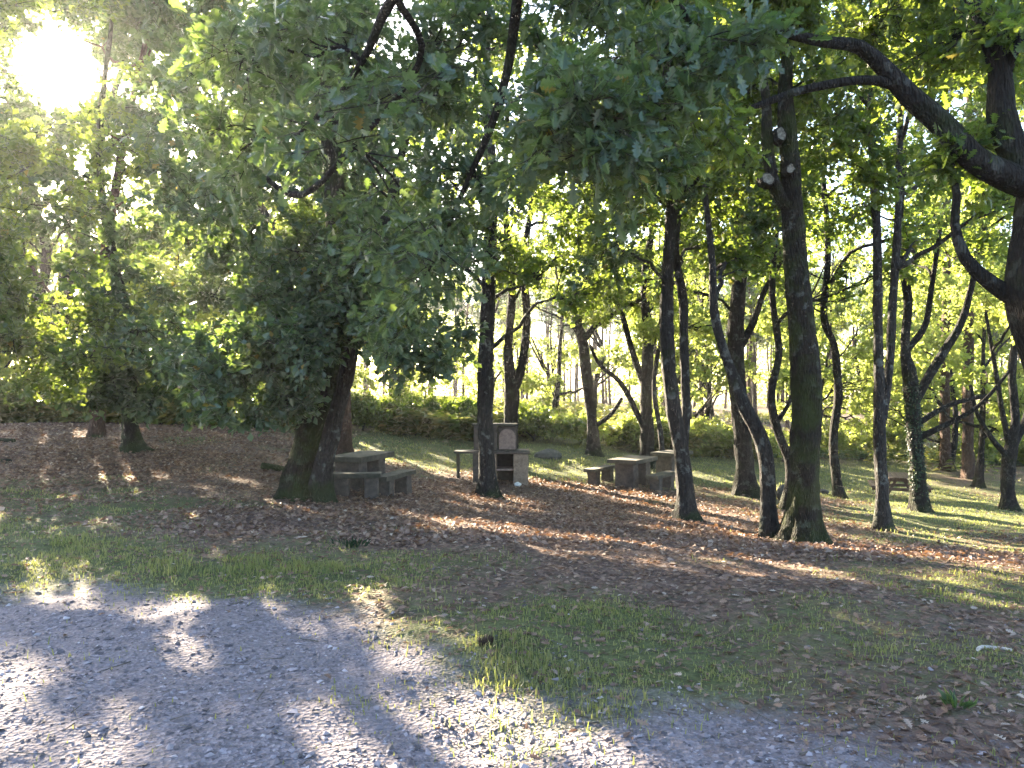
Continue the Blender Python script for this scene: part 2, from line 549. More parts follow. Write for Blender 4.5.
def twig_mesh(S, E, r):
    """batch of thin three-sided twigs"""
    n = len(S)
    D = unit(E - S)
    ref = np.where(np.abs(D[:, 2:3]) > .8, np.array([[1., 0, 0]]), np.array([[0, 0, 1.]]))
    A = unit(np.cross(D, ref)); B = np.cross(D, A)
    V = []
    for k in range(3):
        a = k * 2 * np.pi / 3
        o = A * math.cos(a) + B * math.sin(a)
        V.append(S + o * r[:, None])
        V.append(E + o * r[:, None] * .35)
    V = np.stack(V, 1).reshape(-1, 3)
    b = np.arange(n)[:, None] * 6
    F = np.concatenate([b + np.array([[0, 2, 3, 1]]), b + np.array([[2, 4, 5, 3]]), b + np.array([[4, 0, 1, 5]])])
    return V, F


OAK = np.array([(0.0, .012), (.14, .05), (.25, .18), (.33, .07), (.45, .29), (.53, .10), (.66, .33), (.75, .13), (.87, .21), (.95, .07)])


def leaves(pos, dirs, nor, size, rng, lobed=False, wide=.40):
    n = len(pos)
    D = unit(dirs)
    Nn = unit(nor - D * (nor * D).sum(-1, keepdims=True))
    S = np.cross(D, Nn)
    size = size[:, None]
    v = rng.random(n)
    if not lobed:
        fold = .10 * size
        p0 = pos; p2 = pos + D * size - Nn * size * rng.uniform(-.1, .25, (n, 1))
        m = pos + D * size * .55
        p1 = m + S * size * wide + Nn * fold; p3 = m - S * size * wide + Nn * fold
        V = np.stack([p0, p1, p2, p3], 1).reshape(-1, 3)
        b = np.arange(n)[:, None] * 4
        F = np.concatenate([b + np.array([[0, 1, 2]]), b + np.array([[0, 2, 3]])])
        return [(V, F, np.r_[v, v])]
    k = len(OAK)
    curl = rng.uniform(-.05, .25, (n, 1))
    out = []
    mid0 = pos; mid1 = pos + D * size - Nn * size * curl
    for sgn in (1, -1):
        P_ = [mid0]
        for (t, w) in OAK:
            P_.append(pos + D * size * t - Nn * size * curl * t * t + S * size * w * sgn * 1.05 + Nn * size * w * .25)
        P_.append(mid1)
        if sgn < 0:
            P_ = P_[::-1]
        V = np.stack(P_, 1).reshape(-1, 3)
        F = np.arange(n * (k + 2)).reshape(n, k + 2)
        out.append((V, F, v))
    return out


# ------------------------------------------------------------------ tree builder
LEAFCOUNT = [0]


def make_tree(name, label, stems, blobs, leaf='leaf', bark='bark', size=.12, lobed=False, nb=6, nt=10, nl=11, seed=1,
              minz=2.0, group=None, cat='tree', stem_mats=None, sides=14, twig_r=.006, limb_scale=1.0, extra=None, rough=.14, flare=.75,
              cull=True, upw=.5):
    rng = np.random.default_rng(seed)
    base = np.array(stems[0][0][:3], float)
    root = thing(name, label, cat, base.tolist(), group)
    tpts = []     # attach points: x y z r
    paths = []
    for i, st in enumerate(stems):
        pth = smooth_path(st, .12)
        wob = pth.copy()
        if i == 0:
            wob[0, 2] -= 0.0
        paths.append(wob)
        sel = wob[wob[:, 2] > base[2] + minz]
        if len(sel):
            tpts.append(sel[::3])
    trunk_ch = []
    for i, pth in enumerate(paths):
        ch = tube_chunks(pth, 0, sides, rough, flare if i == 0 else (flare if pth[0, 2] < base[2] + .4 else 0), seed + i)
        m = (stem_mats[i] if stem_mats else bark)
        if i == 0:
            trunk_ch.append((ch, m))
        else:
            build('limb' if pth[0, 2] > base[2] + .5 else 'stem', ch, [m], root, base)
    att = np.vstack(tpts) if tpts else paths[0][-3:]
    wood = []
    # limbs to the foliage masses
    order = sorted(range(len(blobs)), key=lambda k: np.min(np.linalg.norm(att[:, :3] - blobs[k][0], axis=1)))
    Sall, Eall, pend = [], [], []
    for k in order:
        c, r = np.asarray(blobs[k][0], float), blobs[k][1]
        dv = c - att[:, :3]
        d = np.linalg.norm(dv, axis=1)
        horiz = np.hypot(dv[:, 0], dv[:, 1])
        want = c[2] - upw * horiz
        cost = d + .7 * np.abs(att[:, 2] - want) - 1.5 * np.minimum(att[:, 3], .15)
        j = int(np.argmin(cost))
        p0 = att[j, :3]; L = max(d[j], .2)
        r0 = min(att[j, 3] * .75, (.012 + .016 * L) * limb_scale)
        c1 = p0 + (c - p0) * .33 + np.array([0, 0, .12 * L]) + rng.normal(0, .09 * L, 3)
        c2 = p0 + (c - p0) * .72 + np.array([0, 0, .05 * L]) + rng.normal(0, .07 * L, 3)
        lp = smooth_path([[*p0, r0], [*c1, r0 * .8], [*c2, r0 * .55], [*c, r0 * .28 + .004]], max(.15, L / 12))
        lp[1:-1, :3] += rng.normal(0, .012 * min(L, 3), (len(lp) - 2, 3))
        wood += tube_chunks(lp, 0, 6 if r0 > .02 else 4)
        att = np.vstack([att, lp[2::2]])
        # branches inside the mass
        for q in range(nb):
            t = rng.integers(len(lp) // 3, len(lp))
            s = lp[t, :3]
            g = rng.normal(0, 1, 3); g /= np.linalg.norm(g)
            e = c + g * r * rng.uniform(.65, 1.0) * np.array([1, 1, .75])
            mid = (s + e) / 2 + rng.normal(0, .1 * r, 3) + np.array([0, 0, .08 * r])
            rb = max(.006, lp[t, 3] * .6)
            bp = smooth_path([[*s, rb], [*mid, rb * .7], [*e, .004]], max(.12, r / 4))
            pend.append(bp)
            m = nt
            tt = rng.uniform(.2, 1, m) ** .8 * (len(bp) - 1.001)
            ii = tt.astype(int); f = (tt - ii)[:, None]
            S = bp[ii, :3] * (1 - f) + bp[ii + 1, :3] * f
            dirn = unit(rng.normal(0, 1, (m, 3)) + unit(e - s) * .9 + np.array([0, 0, .05]))
            ln = rng.uniform(.22, .5, (m, 1)) * (.55 + .35 * r)
            Sall.append(S); Eall.append(S + dirn * ln)
    if pend:
        mids = np.array([b[len(b) * 2 // 3, :3] for b in pend])
        op = open_sky(mids) if cull else np.zeros(len(pend), bool)
        for b, c_ in zip(pend, op):
            if not c_:
                wood += tube_chunks(b, 0, 4)
    crown = []
    if Sall:
        S = np.vstack(Sall); E = np.vstack(Eall)
        if cull:
            keep = ~open_sky((S + E) / 2)
            S, E = S[keep], E[keep]
        gnd = E[:, 2] > gz_arr(E[:, 0], E[:, 1]) + .25
        S, E = S[gnd], E[gnd]
        n = len(S)
        V, F = twig_mesh(S, E, np.full(n, twig_r))
        crown.append((V, F, 1))
        nl = max(4, int(nl * .8))
        t = rng.uniform(.15, 1.05, (n, nl, 1))
        D = unit(E - S)[:, None, :]
        pos = S[:, None, :] + (E - S)[:, None, :] * t + rng.normal(0, .03, (n, nl, 3))
        dr = D * .6 + rng.normal(0, .75, (n, nl, 3)) + np.array([0, 0, -.15])
        nr = rng.normal(0, .55, (n, nl, 3)) + np.array([0, 0, 1.0])
        pos = pos.reshape(-1, 3); dr = dr.reshape(-1, 3); nr = nr.reshape(-1, 3)
        sz = rng.uniform(.5, 1.3, len(pos)) * size * 1.12
        LEAFCOUNT[0] += len(pos)
        for (V, F, v) in leaves(pos, dr, nr, sz, rng, lobed):
            # clumps differ a little in tone
            crown.append((V, F, 0, np.where(v > .994, 1.0, .93) * np.clip(v * .6 + .4 * np.tile(noise3(pos[:, 0] * .8, pos[:, 1] * .8, pos[:, 2] * .8, 11), len(v) // len(pos)) + (v > .994), 0, 1)))
    allw = []
    for ch, m in trunk_ch:
        allw += ch
    allw += wood
    tr = build('trunk', allw, [trunk_ch[0][1]], root, base)
    if crown:
        build('crown', crown, [leaf, 'twig'], root, base)
    if extra:
        extra(root, base, paths)
    return root


def stem(pts):
    """pts: (px, py, Y, width in px) -> x y z radius; first point is the foot unless given higher"""
    out = []
    for (px, py, Y, w) in pts:
        p = P(px, py, Y)
        out.append([*p, w / FPX * Y / 2])
    return out


def foot(st):
    z = gz(st[0][0], st[0][1])
    st[0][2] = z - .08
    return st


def dome(cx, cy, R, z0, z1, n, rng, rb=(.8, 1.3), hole=.0):
    out = []
    while len(out) < n:
        a = rng.uniform(0, 2 * np.pi); q = math.sqrt(rng.uniform(hole, 1))
        t = rng.uniform(0, 1)
        prof = math.sin(math.pi * min(1, .22 + .78 * t)) ** .6
        p = np.array([cx + math.cos(a) * q * R * prof, cy + math.sin(a) * q * R * prof, z0 + (z1 - z0) * t])
        if np.linalg.norm(p - CAMP) < 5.5:
            continue
        out.append((p, rng.uniform(*rb)))
    return out


def region(n, pxr, pyf, Yr, rb, rng):
    """foliage masses spread over a span of directions: pyf(px) -> (top, bottom)"""
    out = []
    for _ in range(n):
        px = rng.uniform(*pxr); a, b = pyf(px)
        py = rng.uniform(a, b); Y = rng.uniform(*Yr)
        out.append((P(px, py, Y), rng.uniform(*rb)))
    return out


def lerpf(xs, ys):
    return lambda x: float(np.interp(x, xs, ys))


# ------------------------------------------------------------------ ground sheet
GRAV = [(-60, 12), (-20, 8.5), (-9, 6.6), (-3.9, 5.9), (-1.9, 5.45), (-.66, 4.45), (.4, 3.75), (1.15, 3.1), (2.4, 2.2), (6, .5), (60, -6)]


def zones(x, y):
    gb = np.interp(x, [p[0] for p in GRAV], [p[1] for p in GRAV])
    w = fbm(x * .9, y * .9, 21) - .5
    w2 = fbm(x * .35, y * .35, 31) - .5
    g = sstep(1.3, -1.0, y - gb + w * 3.4)
    # grass cover from a handful of observed spots
    gp = [(60, 560, .95), (250, 575, .9), (330, 580, .8), (180, 530, .3), (80, 500, .55), (230, 500, .4), (60, 455, .1), (180, 440, .25), (300, 460, .2),
          (380, 590, .55), (380, 560, .5), (450, 540, .02), (600, 560, .0), (560, 500, .0), (650, 520, .1), (750, 570, .03), (700, 600, .35),
          (620, 610, .8), (560, 650, .7), (520, 690, .7), (700, 680, .8), (800, 620, .65), (900, 640, .55), (980, 700, .6), (860, 720, .5),
          (850, 760, .05), (960, 760, .15), (940, 590, .75), (980, 545, .7), (860, 575, .35), (870, 555, .3), (900, 500, .95), (840, 480, 1.0), (980, 520, .9),
          (760, 480, .95), (700, 470, .95), (620, 500, .3), (580, 465, 1), (450, 455, .9), (400, 450, .9), (480, 490, .1), (400, 500, .15), (330, 520, .2),
          (540, 520, 0), (660, 545, .0), (730, 545, .05), (900, 550, .25), (1000, 480, .5), (0, 430, .05), (480, 590, .35)]
    W = np.zeros_like(x); S = np.zeros_like(x)
    for (a, b, v) in _gpw(gp):
        pass
    for (gx_, gy_, v) in _gpw(gp):
        d2 = (x - gx_) ** 2 + (y - gy_) ** 2
        k = 1 / (d2 + .15) ** 1.6
        W += k; S += k * v
    gr = S / W
    far = sstep(30, 38, y)
    gr = gr * (1 - far) + .35 * far
    gr = np.clip(gr + w * .75 + w2 * .35, 0, 1)
    return g, gr


_GPW = []


def _gpw(gp):
    if not _GPW:
        for (a, b, v) in gp:
            p = on_ground(a, b, 2.5, 60)
            _GPW.append((p[0], p[1], v))
    return _GPW


xs = np.concatenate([-np.geomspace(24, 600, 34)[::-1], np.arange(-23.9, 24, .13), np.geomspace(24, 600, 34)])
ys = np.concatenate([-np.geomspace(4, 600, 24)[::-1], np.arange(-3.9, 2.4, .3), np.arange(2.5, 14, .07), np.arange(14, 36, .14), np.geomspace(36.2, 600, 50)])
X, Y_ = np.meshgrid(xs, ys)
Z = ground(X, Y_)
g_, gr_ = zones(X.ravel(), Y_.ravel())
V = np.stack([X.ravel(), Y_.ravel(), Z.ravel()], 1)
nx, ny = len(xs), len(ys)
i = np.arange(ny - 1)[:, None] * nx + np.arange(nx - 1)[None]
F = np.stack([i, i + 1, i + nx + 1, i + nx], -1).reshape(-1, 4)
go = build('ground', [(V, F, 0, None, True)], ['ground'])
ca = go.data.color_attributes.new('zones', 'FLOAT_COLOR', 'POINT')
rgba = np.stack([g_, gr_, np.zeros_like(g_), np.ones_like(g_)], 1).astype(np.float32)
ca.data.foreach_set('color', rgba.ravel())
tag(go, 'woodland floor of leaf litter, grass and grey gravel', 'ground', kind='structure')

# haze
bm_v = np.array([[x, y, z] for x in (-640, 640) for y in (-640, 640) for z in (-6, 27)], float)
bm_f = np.array([[0, 1, 3, 2], [4, 6, 7, 5], [0, 4, 5, 1], [2, 3, 7, 6], [0, 2, 6, 4], [1, 5, 7, 3]])
hm = bpy.data.materials.new('air'); hm.use_nodes = True
hn = hm.node_tree
hn.nodes.remove(hn.nodes['Principled BSDF'])
pv = hn.nodes.new('ShaderNodeVolumePrincipled')
pv.inputs['Color'].default_value = (.93, .92, .95, 1)
pv.inputs['Density'].default_value = .0005
pv.inputs['Anisotropy'].default_value = .55
hn.links.new(pv.outputs[0], hn.nodes['Material Output'].inputs['Volume'])
hz = build('haze', [(bm_v, bm_f, 0)], [hm])
tag(hz, 'thin sunlit morning haze filling the woodland air', 'haze', kind='stuff')

# ------------------------------------------------------------------ the trees of the clearing
R = np.random.default_rng


def px_of(x, y):
    return 512 + x / y * FPX


# 1 leaning twin-stemmed oak left of centre
s1 = foot(stem([(299, 500, 13.5, 30), (301, 470, 13.5, 29), (311, 430, 13.5, 27), (326, 380, 13.6, 25), (340, 320, 13.6, 22), (338, 240, 13.5, 22), (330, 130, 13.4, 18), (322, 20, 13.3, 13), (325, -60, 13.3, 7)]))
s1b = stem([(322, 496, 13.3, 20), (323, 470, 13.2, 18), (332, 430, 13.1, 17), (345, 380, 13.0, 15), (360, 310, 12.8, 13), (385, 220, 12.6, 10), (410, 120, 12.5, 7)])
s1b = foot(s1b)
rng = R(11)
b1 = region(31, (170, 450), lambda p: (70, lerpf([170, 230, 265, 300, 360, 400, 450], [385, 405, 410, 345, 330, 372, 300])(p)), (10.8, 15), (.55, .95), rng)
b1 += dome(-3, 14, 3.6, 4.5, 9.5, 18, rng)
b1 += region(10, (262, 350), lambda p: (240, 362), (11, 12.4), (.45, .65), rng) + region(12, (185, 300), lambda p: (340, 408), (11.5, 13), (.35, .5), rng)
b1 += region(8, (308, 372), lambda p: (195, 350), (11.4, 12.4), (.4, .6), rng)
b1 += region(10, (345, 455), lambda p: (250, 362), (10.5, 12.5), (.45, .6), rng)
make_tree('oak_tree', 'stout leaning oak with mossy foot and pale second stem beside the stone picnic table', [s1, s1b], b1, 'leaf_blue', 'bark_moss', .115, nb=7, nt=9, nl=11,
          seed=3, minz=1.4, stem_mats=['bark_moss', 'bark_pale'], sides=20)

# 2 slim dark oak in front of the barbecue
s = foot(stem([(488, 498, 17, 18), (487, 470, 17, 16), (485, 400, 17, 16), (487, 330, 17, 15), (489, 270, 17, 14), (492, 180, 17, 11), (486, 80, 17, 8), (490, -10, 17, 5)]))
rng = R(12)
make_tree('oak_tree', 'slim straight dark-barked oak standing just in front of the stone barbecue', [s], dome(-.6, 17, 3.4, 3.6, 11, 26, rng), 'leaf', 'bark_pale', seed=4, minz=2.2)

# 3 forked oak behind the barbecue
s = foot(stem([(511, 460, 23.4, 15), (511, 430, 23.4, 14), (512, 392, 23.4, 14), (508, 350, 23.4, 9), (512, 290, 23.4, 8), (505, 200, 23.4, 6), (508, 100, 23.4, 4)]))
sb = stem([(512, 395, 23.4, 10), (521, 368, 23.4, 9), (527, 320, 23.5, 8), (524, 260, 23.6, 7), (535, 180, 23.6, 5), (540, 90, 23.6, 4)])
rng = R(13)
make_tree('oak_tree', 'oak behind the stone barbecue forking low into two upright stems', [s, sb], dome(.2, 23.5, 3.8, 4.5, 12.5, 24, rng), 'leaf', 'bark', size=.12, seed=5, minz=3)

# 4 slim curved oak at the hedge
s = foot(stem([(594, 452, 27, 13), (592, 420, 27, 11), (586, 370, 27, 11), (582, 340, 27, 10), (577, 310, 27, 8), (590, 260, 27, 7), (585, 180, 27, 5)]))
sb = stem([(582, 342, 27, 7), (600, 322, 27, 6), (640, 300, 26.8, 4), (665, 285, 26.5, 3)])
sc = stem([(590, 430, 27, 5), (610, 415, 26.9, 4), (622, 398, 26.8, 3)])
rng = R(14)
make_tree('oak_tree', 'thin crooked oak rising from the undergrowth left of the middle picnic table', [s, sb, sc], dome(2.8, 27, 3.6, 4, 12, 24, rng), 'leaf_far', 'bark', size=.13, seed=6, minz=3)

# 5 many-limbed oak behind the middle table
s = foot(stem([(647, 462, 25.5, 15), (647, 430, 25.5, 13), (646, 390, 25.5, 12), (648, 340, 25.5, 10), (645, 280, 25.5, 8), (655, 200, 25.5, 6), (650, 110, 25.5, 4)]))
sb = stem([(645, 430, 25.5, 6), (622, 385, 25.4, 5), (600, 365, 25.3, 4), (590, 345, 25.2, 3)])
sc = stem([(646, 392, 25.5, 7), (632, 350, 25.6, 6), (618, 300, 25.7, 5), (600, 250, 25.8, 3)])
sd = stem([(649, 350, 25.5, 6), (662, 318, 25.4, 5), (668, 270, 25.4, 4)])
rng = R(15)
make_tree('oak_tree', 'many-limbed oak directly behind the middle stone picnic table', [s, sb, sc, sd], dome(4.6, 25.5, 3.6, 4.4, 12, 24, rng), 'leaf', 'bark', size=.125, seed=7, minz=3.2)
s = foot(stem([(664, 466, 24.5, 5), (660, 430, 24.5, 5), (654, 385, 24.5, 4.5), (662, 330, 24.5, 4), (672, 260, 24.5, 3)]))
rng = R(16)
make_tree('oak_sapling', 'thin pale oak sapling close to the many-limbed oak by the middle table', [s], dome(5.2, 24.4, 1.8, 3, 7.5, 8, rng, (.5, .8)), 'leaf_far', 'bark_pale', size=.12, seed=8, minz=2, flare=.2)

# 6 twin stemmed oak right of the middle table
s = foot(stem([(686, 516, 15.5, 22), (685, 490, 15.5, 17), (681, 450, 15.5, 15), (672, 400, 15.5, 15), (667, 340, 15.5, 14), (668, 270, 15.5, 12), (673, 180, 15.4, 11), (668, 90, 15.3, 9), (660, 0, 15.2, 5)]))
sb = stem([(683, 458, 15.5, 9), (686, 410, 15.6, 9), (684, 350, 15.7, 9), (683, 300, 15.7, 9), (676, 240, 15.7, 7), (690, 150, 15.7, 6), (705, 60, 15.7, 4)])
rng = R(17)
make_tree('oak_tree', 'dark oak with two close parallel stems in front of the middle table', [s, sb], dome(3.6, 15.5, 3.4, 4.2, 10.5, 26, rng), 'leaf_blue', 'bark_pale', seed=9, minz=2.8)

# 7 oak behind the bent one
s = foot(stem([(746, 495, 20.5, 24), (745, 470, 20.5, 18), (741, 420, 20.5, 17), (736, 370, 20.5, 17), (737, 310, 20.5, 15), (742, 240, 20.5, 12), (736, 160, 20.5, 9), (740, 60, 20.5, 6)]))
sb = stem([(738, 350, 20.5, 9), (752, 325, 20.4, 7), (765, 290, 20.3, 5), (785, 255, 20.2, 4)])
rng = R(18)
make_tree('oak_tree', 'dark round-footed oak on the sunlit lawn behind the bent pale oak', [s, sb], dome(6, 20.5, 3.8, 4.4, 12, 26, rng), 'leaf', 'bark', size=.115, seed=10, minz=3)

# 8 bent pale oak next to the big mossy trunk
s = foot(stem([(770, 540, 13.4, 16), (768, 505, 13.4, 15), (766, 460, 13.4, 15), (758, 432, 13.4, 14), (744, 405, 13.4, 13), (733, 375, 13.4, 11), (722, 345, 13.4, 9), (714, 310, 13.4, 9), (712, 260, 13.4, 7), (705, 190, 13.4, 5), (700, 110, 13.4, 4)]))
rng = R(19)
make_tree('oak_tree', 'pale-barked oak bending sharply to one side beside the big mossy oak', [s], dome(3.0, 14.7, 2.0, 3.8, 8, 16, rng, (.6, .9)), 'leaf', 'bark_pale', seed=11, minz=2.6)


# 9 the big mossy oak with pruning scars
def scars(root, base, paths):
    rgs = R(92)
    for (px, py, rr, f) in ((781, 134, .085, 1.35), (768, 179, .105, .95), (790, 169, .07, 1.1)):
        c = P(px, py, 12.62)
        n = 18
        th = np.linspace(0, 2 * np.pi, n, endpoint=False)
        ir = 1 + .14 * np.cos(2 * th + px) + .08 * np.cos(5 * th) + rgs.normal(0, .03, n)
        ring = lambda r, d: np.stack([c[0] + np.cos(th) * r * ir, np.full(n, c[1] - d), c[2] + np.sin(th) * r * f * ir], 1)
        V = np.vstack([ring(rr * 1.15, -.22), ring(rr * 1.1, .0), ring(rr, .03), ring(rr * .86, .022), [[c[0], c[1] - .018, c[2]]]])
        F = []
        for k in range(3):
            for q in range(n):
                F.append([k * n + q, k * n + (q + 1) % n, (k + 1) * n + (q + 1) % n, (k + 1) * n + q])
        F2 = np.array([[3 * n + q, 3 * n + (q + 1) % n, 4 * n] for q in range(n)])
        rings = [(V, np.array(F), 0, None, True), (V[F2.ravel()], np.arange(len(F2) * 3).reshape(-1, 3), 1)]
        build('pruning_scar', rings, ['bark_pale', 'scar'], root, base)


s = foot(stem([(804, 550, 12.9, 34), (804, 525, 12.9, 32), (804, 470, 12.9, 29), (806, 400, 12.9, 28), (801, 320, 12.9, 26), (794, 240, 12.9, 22), (790, 160, 12.9, 19), (785, 90, 12.9, 14), (790, 20, 12.9, 10), (786, -60, 12.9, 6)]))
sb = stem([(793, 215, 12.9, 12), (776, 190, 12.8, 13), (768, 150, 12.8, 11), (765, 90, 12.7, 8), (750, 30, 12.6, 5)])
rng = R(20)
b9 = dome(4.8, 13.3, 3.3, 6.6, 10.5, 28, rng, (.7, 1.1))
make_tree('oak_tree', 'thick mossy oak trunk with round pruning scars high up, largest on the leaf litter', [s, sb], b9, 'leaf', 'bark_moss', seed=12, minz=3.6, sides=22, extra=scars, rough=.13)

# 9b crooked dark stem behind the big mossy oak
s = foot(stem([(786, 500, 18.5, 10), (790, 465, 18.5, 9), (778, 432, 18.5, 8), (771, 395, 18.5, 8), (779, 350, 18.5, 7), (772, 290, 18.5, 6), (780, 200, 18.5, 4)]))
sb = stem([(776, 425, 18.5, 5), (788, 405, 18.4, 4), (796, 385, 18.4, 3)])
rng = R(21)
make_tree('oak_tree', 'thin crooked dark stem half hidden behind the big mossy oak', [s, sb], dome(6.6, 18.5, 2.6, 3.4, 8, 14, rng, (.6, 1)), 'leaf', 'bark', seed=13, minz=2.2)

# 10 slim wavy oak
s = foot(stem([(840, 498, 22, 10), (836, 475, 22, 9), (833, 440, 22, 8.5), (838, 400, 22, 8), (837, 370, 22, 8), (834, 345, 22, 7), (824, 315, 22, 7), (828, 250, 22, 6), (822, 160, 22, 4)]))
rng = R(22)
make_tree('oak_tree', 'slender wavy-stemmed oak alone on the sunlit grass', [s], dome(9.2, 22, 3.2, 3.8, 11, 20, rng), 'leaf', 'bark', size=.12, seed=14, minz=2.8)

# 11 straight grey oak with twin upper stems
s = foot(stem([(883, 530, 15.5, 15), (882, 495, 15.5, 12), (880, 440, 15.5, 12), (879, 390, 15.5, 10), (878, 320, 15.5, 9), (877, 240, 15.5, 8), (872, 150, 15.5, 7), (870, 60, 15.5, 5), (872, -20, 15.5, 4)]))
sb = stem([(883, 420, 15.5, 8), (889, 370, 15.6, 8), (893, 300, 15.6, 8), (898, 220, 15.6, 7), (900, 130, 15.6, 6), (908, 40, 15.6, 4)])
rng = R(23)
make_tree('oak_tree', 'straight grey oak with a twin upper stem in front of the wooden picnic table', [s, sb], dome(7.7, 15.5, 3.2, 4.6, 10.5, 24, rng, (.7, 1.1)), 'leaf', 'bark_pale', seed=15, minz=3)


# 12 ivy-clad forked oak
def ivy(root, base, paths):
    rg = R(91)
    pth = paths[0]
    sel = pth[(pth[:, 2] < base[2] + 3.4)]
    n = 2600
    k = rg.integers(0, len(sel), n)
    th = rg.uniform(0, 2 * np.pi, n)
    nrm = np.stack([np.cos(th), np.sin(th), np.zeros(n)], 1)
    pos = sel[k, :3] + nrm * (sel[k, 3] * rg.uniform(1.0, 1.08, n))[:, None] + rg.normal(0, 1, (n, 3)) * np.array([.012, .012, .07])
    dr = nrm * .15 + rg.normal(0, .4, (n, 3)) + np.array([0, 0, -.6])
    ch = [(V, F, 0, v) for (V, F, v) in leaves(pos, dr, nrm + rg.normal(0, .3, (n, 3)), rg.uniform(.03, .065, n), rg, wide=.42)]
    build('ivy', ch, ['ivy'], root, base)


s = foot(stem([(920, 510, 19.5, 16), (918, 480, 19.5, 14), (914, 430, 19.5, 13), (911, 385, 19.5, 14), (905, 345, 19.5, 9), (908, 300, 19.5, 8), (900, 240, 19.5, 6), (905, 150, 19.5, 4)]))
sb = stem([(913, 405, 19.5, 10), (928, 378, 19.5, 9), (945, 350, 19.4, 8), (962, 320, 19.3, 7), (975, 270, 19.2, 5), (990, 200, 19.0, 4)])
sc = stem([(915, 440, 19.5, 7), (935, 430, 19.3, 6), (965, 415, 19.0, 4.5), (985, 400, 18.8, 4), (1010, 370, 18.6, 3)])
sd = stem([(907, 350, 19.5, 7), (925, 325, 19.5, 6), (932, 285, 19.5, 5), (940, 230, 19.5, 4)])
se = stem([(915, 425, 19.5, 6), (950, 405, 19.6, 5), (990, 395, 19.6, 3)])
rng = R(24)
make_tree('oak_tree', 'ivy-clad oak with wide forking limbs next to the wooden picnic table', [s, sb, sc, sd, se], dome(11.3, 19.4, 3.6, 4.4, 11.5, 26, rng), 'leaf', 'bark', size=.115, seed=16, minz=2.8, extra=ivy)

# 13/14 reddish pine trunks at the edge, 15 branchy oak at the border
pine_boles = [((946, 484, 33, 11), 'reddish pine bole, the more slender of two beyond the wooden picnic table'),
              ((969, 488, 31, 12), 'darker reddish pine bole standing clear of the ivy-clad oak')]
for k, ((px, py, Y, w), lab) in enumerate(pine_boles):
    s = foot(stem([(px, py, Y, w), (px - 1, 440, Y, w * .85), (px - 1, 380, Y, w * .8), (px + 1, 250, Y, w * .65), (px, 60, Y, w * .4), (px, -40, Y, w * .25)]))
    make_tree('pine_tree', lab, [s], dome(s[0][0], s[0][1], 2.6, 9, 17, 16, R(30 + k)), 'needle', 'bark_pine', size=.16, seed=30 + k, minz=8)

s = foot(stem([(1009, 509, 22.5, 15), (1008, 485, 22.5, 12), (1010, 455, 22.5, 12), (1015, 420, 22.5, 8), (1012, 370, 22.5, 7), (1020, 300, 22.5, 6), (1014, 200, 22.5, 4)]))
sb = stem([(1009, 458, 22.5, 6), (993, 440, 22.4, 5), (978, 415, 22.3, 4), (970, 385, 22.2, 3)])
sc = stem([(1010, 450, 22.5, 6), (1002, 410, 22.5, 5), (994, 360, 22.5, 4), (985, 310, 22.5, 3)])
sd = stem([(1012, 450, 22.5, 7), (1028, 410, 22.5, 6), (1040, 340, 22.5, 5)])
rng = R(25)
make_tree('oak_tree', 'sunlit branchy young oak forking low at the edge of the lawn', [s, sb, sc, sd], dome(15, 22.5, 3.4, 3.6, 10, 22, rng), 'leaf_far', 'bark', size=.12, seed=17, minz=2.2)

# 16 big near oak reaching in with heavy dark limbs
s = foot(stem([(1120, 640, 7.6, 74), (1110, 560, 7.6, 60), (1085, 460, 7.6, 54), (1055, 360, 7.6, 56), (1038, 290, 7.6, 60), (1045, 220, 7.6, 52), (1052, 170, 7.6, 46), (1075, 90, 7.6, 34), (1100, -40, 7.6, 24), (1110, -160, 7.6, 14)]))
la = stem([(1050, 190, 7.6, 30), (1015, 180, 7.6, 28), (975, 160, 7.6, 25), (940, 122, 7.6, 24), (908, 95, 7.6, 20), (886, 70, 7.6, 17), (860, 47, 7.6, 14), (825, 42, 7.5, 11), (790, 34, 7.4, 9), (755, 24, 7.3, 7), (700, 15, 7.1, 4)])
lb = stem([(910, 98, 7.6, 13), (890, 84, 7.6, 10), (865, 80, 7.55, 9), (830, 84, 7.5, 9), (795, 92, 7.5, 8), (765, 103, 7.4, 7), (748, 110, 7.4, 5), (725, 128, 7.3, 3)])
lc = stem([(1040, 190, 7.6, 30), (1012, 150, 7.7, 28), (1002, 110, 7.7, 26), (1000, 75, 7.7, 20), (990, 40, 7.7, 16), (975, 8, 7.7, 12), (955, -30, 7.7, 9), (920, -70, 7.7, 6)])
ld = stem([(1036, 305, 7.6, 34), (1016, 298, 7.65, 18), (990, 282, 7.7, 14), (965, 258, 7.75, 11), (955, 225, 7.8, 9), (957, 195, 7.8, 8), (950, 165, 7.8, 6)])
lg = stem([(1003, 80, 7.7, 12), (1015, 50, 7.6, 9), (1030, 10, 7.5, 7), (1040, -40, 7.4, 5)])
rng = R(26)
b16 = region(26, (800, 1090), lambda p: (-150, lerpf([800, 880, 930, 1000, 1090], [20, 40, 90, 120, 160])(p)), (8.1, 10.2), (.5, .75), rng)
b16 += region(8, (690, 800), lambda p: (-60, 60), (6.5, 8.5), (.4, .6), rng)
b16 += [(P(722, 135, 7.3), .28), (P(955, 150, 7.8), .35), (P(1010, 40, 7.6), .4), (P(1000, 170, 8.4), .35)]
make_tree('oak_tree', 'huge near oak whose heavy dark limbs reach in across the upper corner', [s, la, lb, lc, ld, lg], b16, 'leaf', 'bark', .11, True, nb=6, nt=9, nl=10, seed=18, minz=2.6, sides=24, rough=.12)

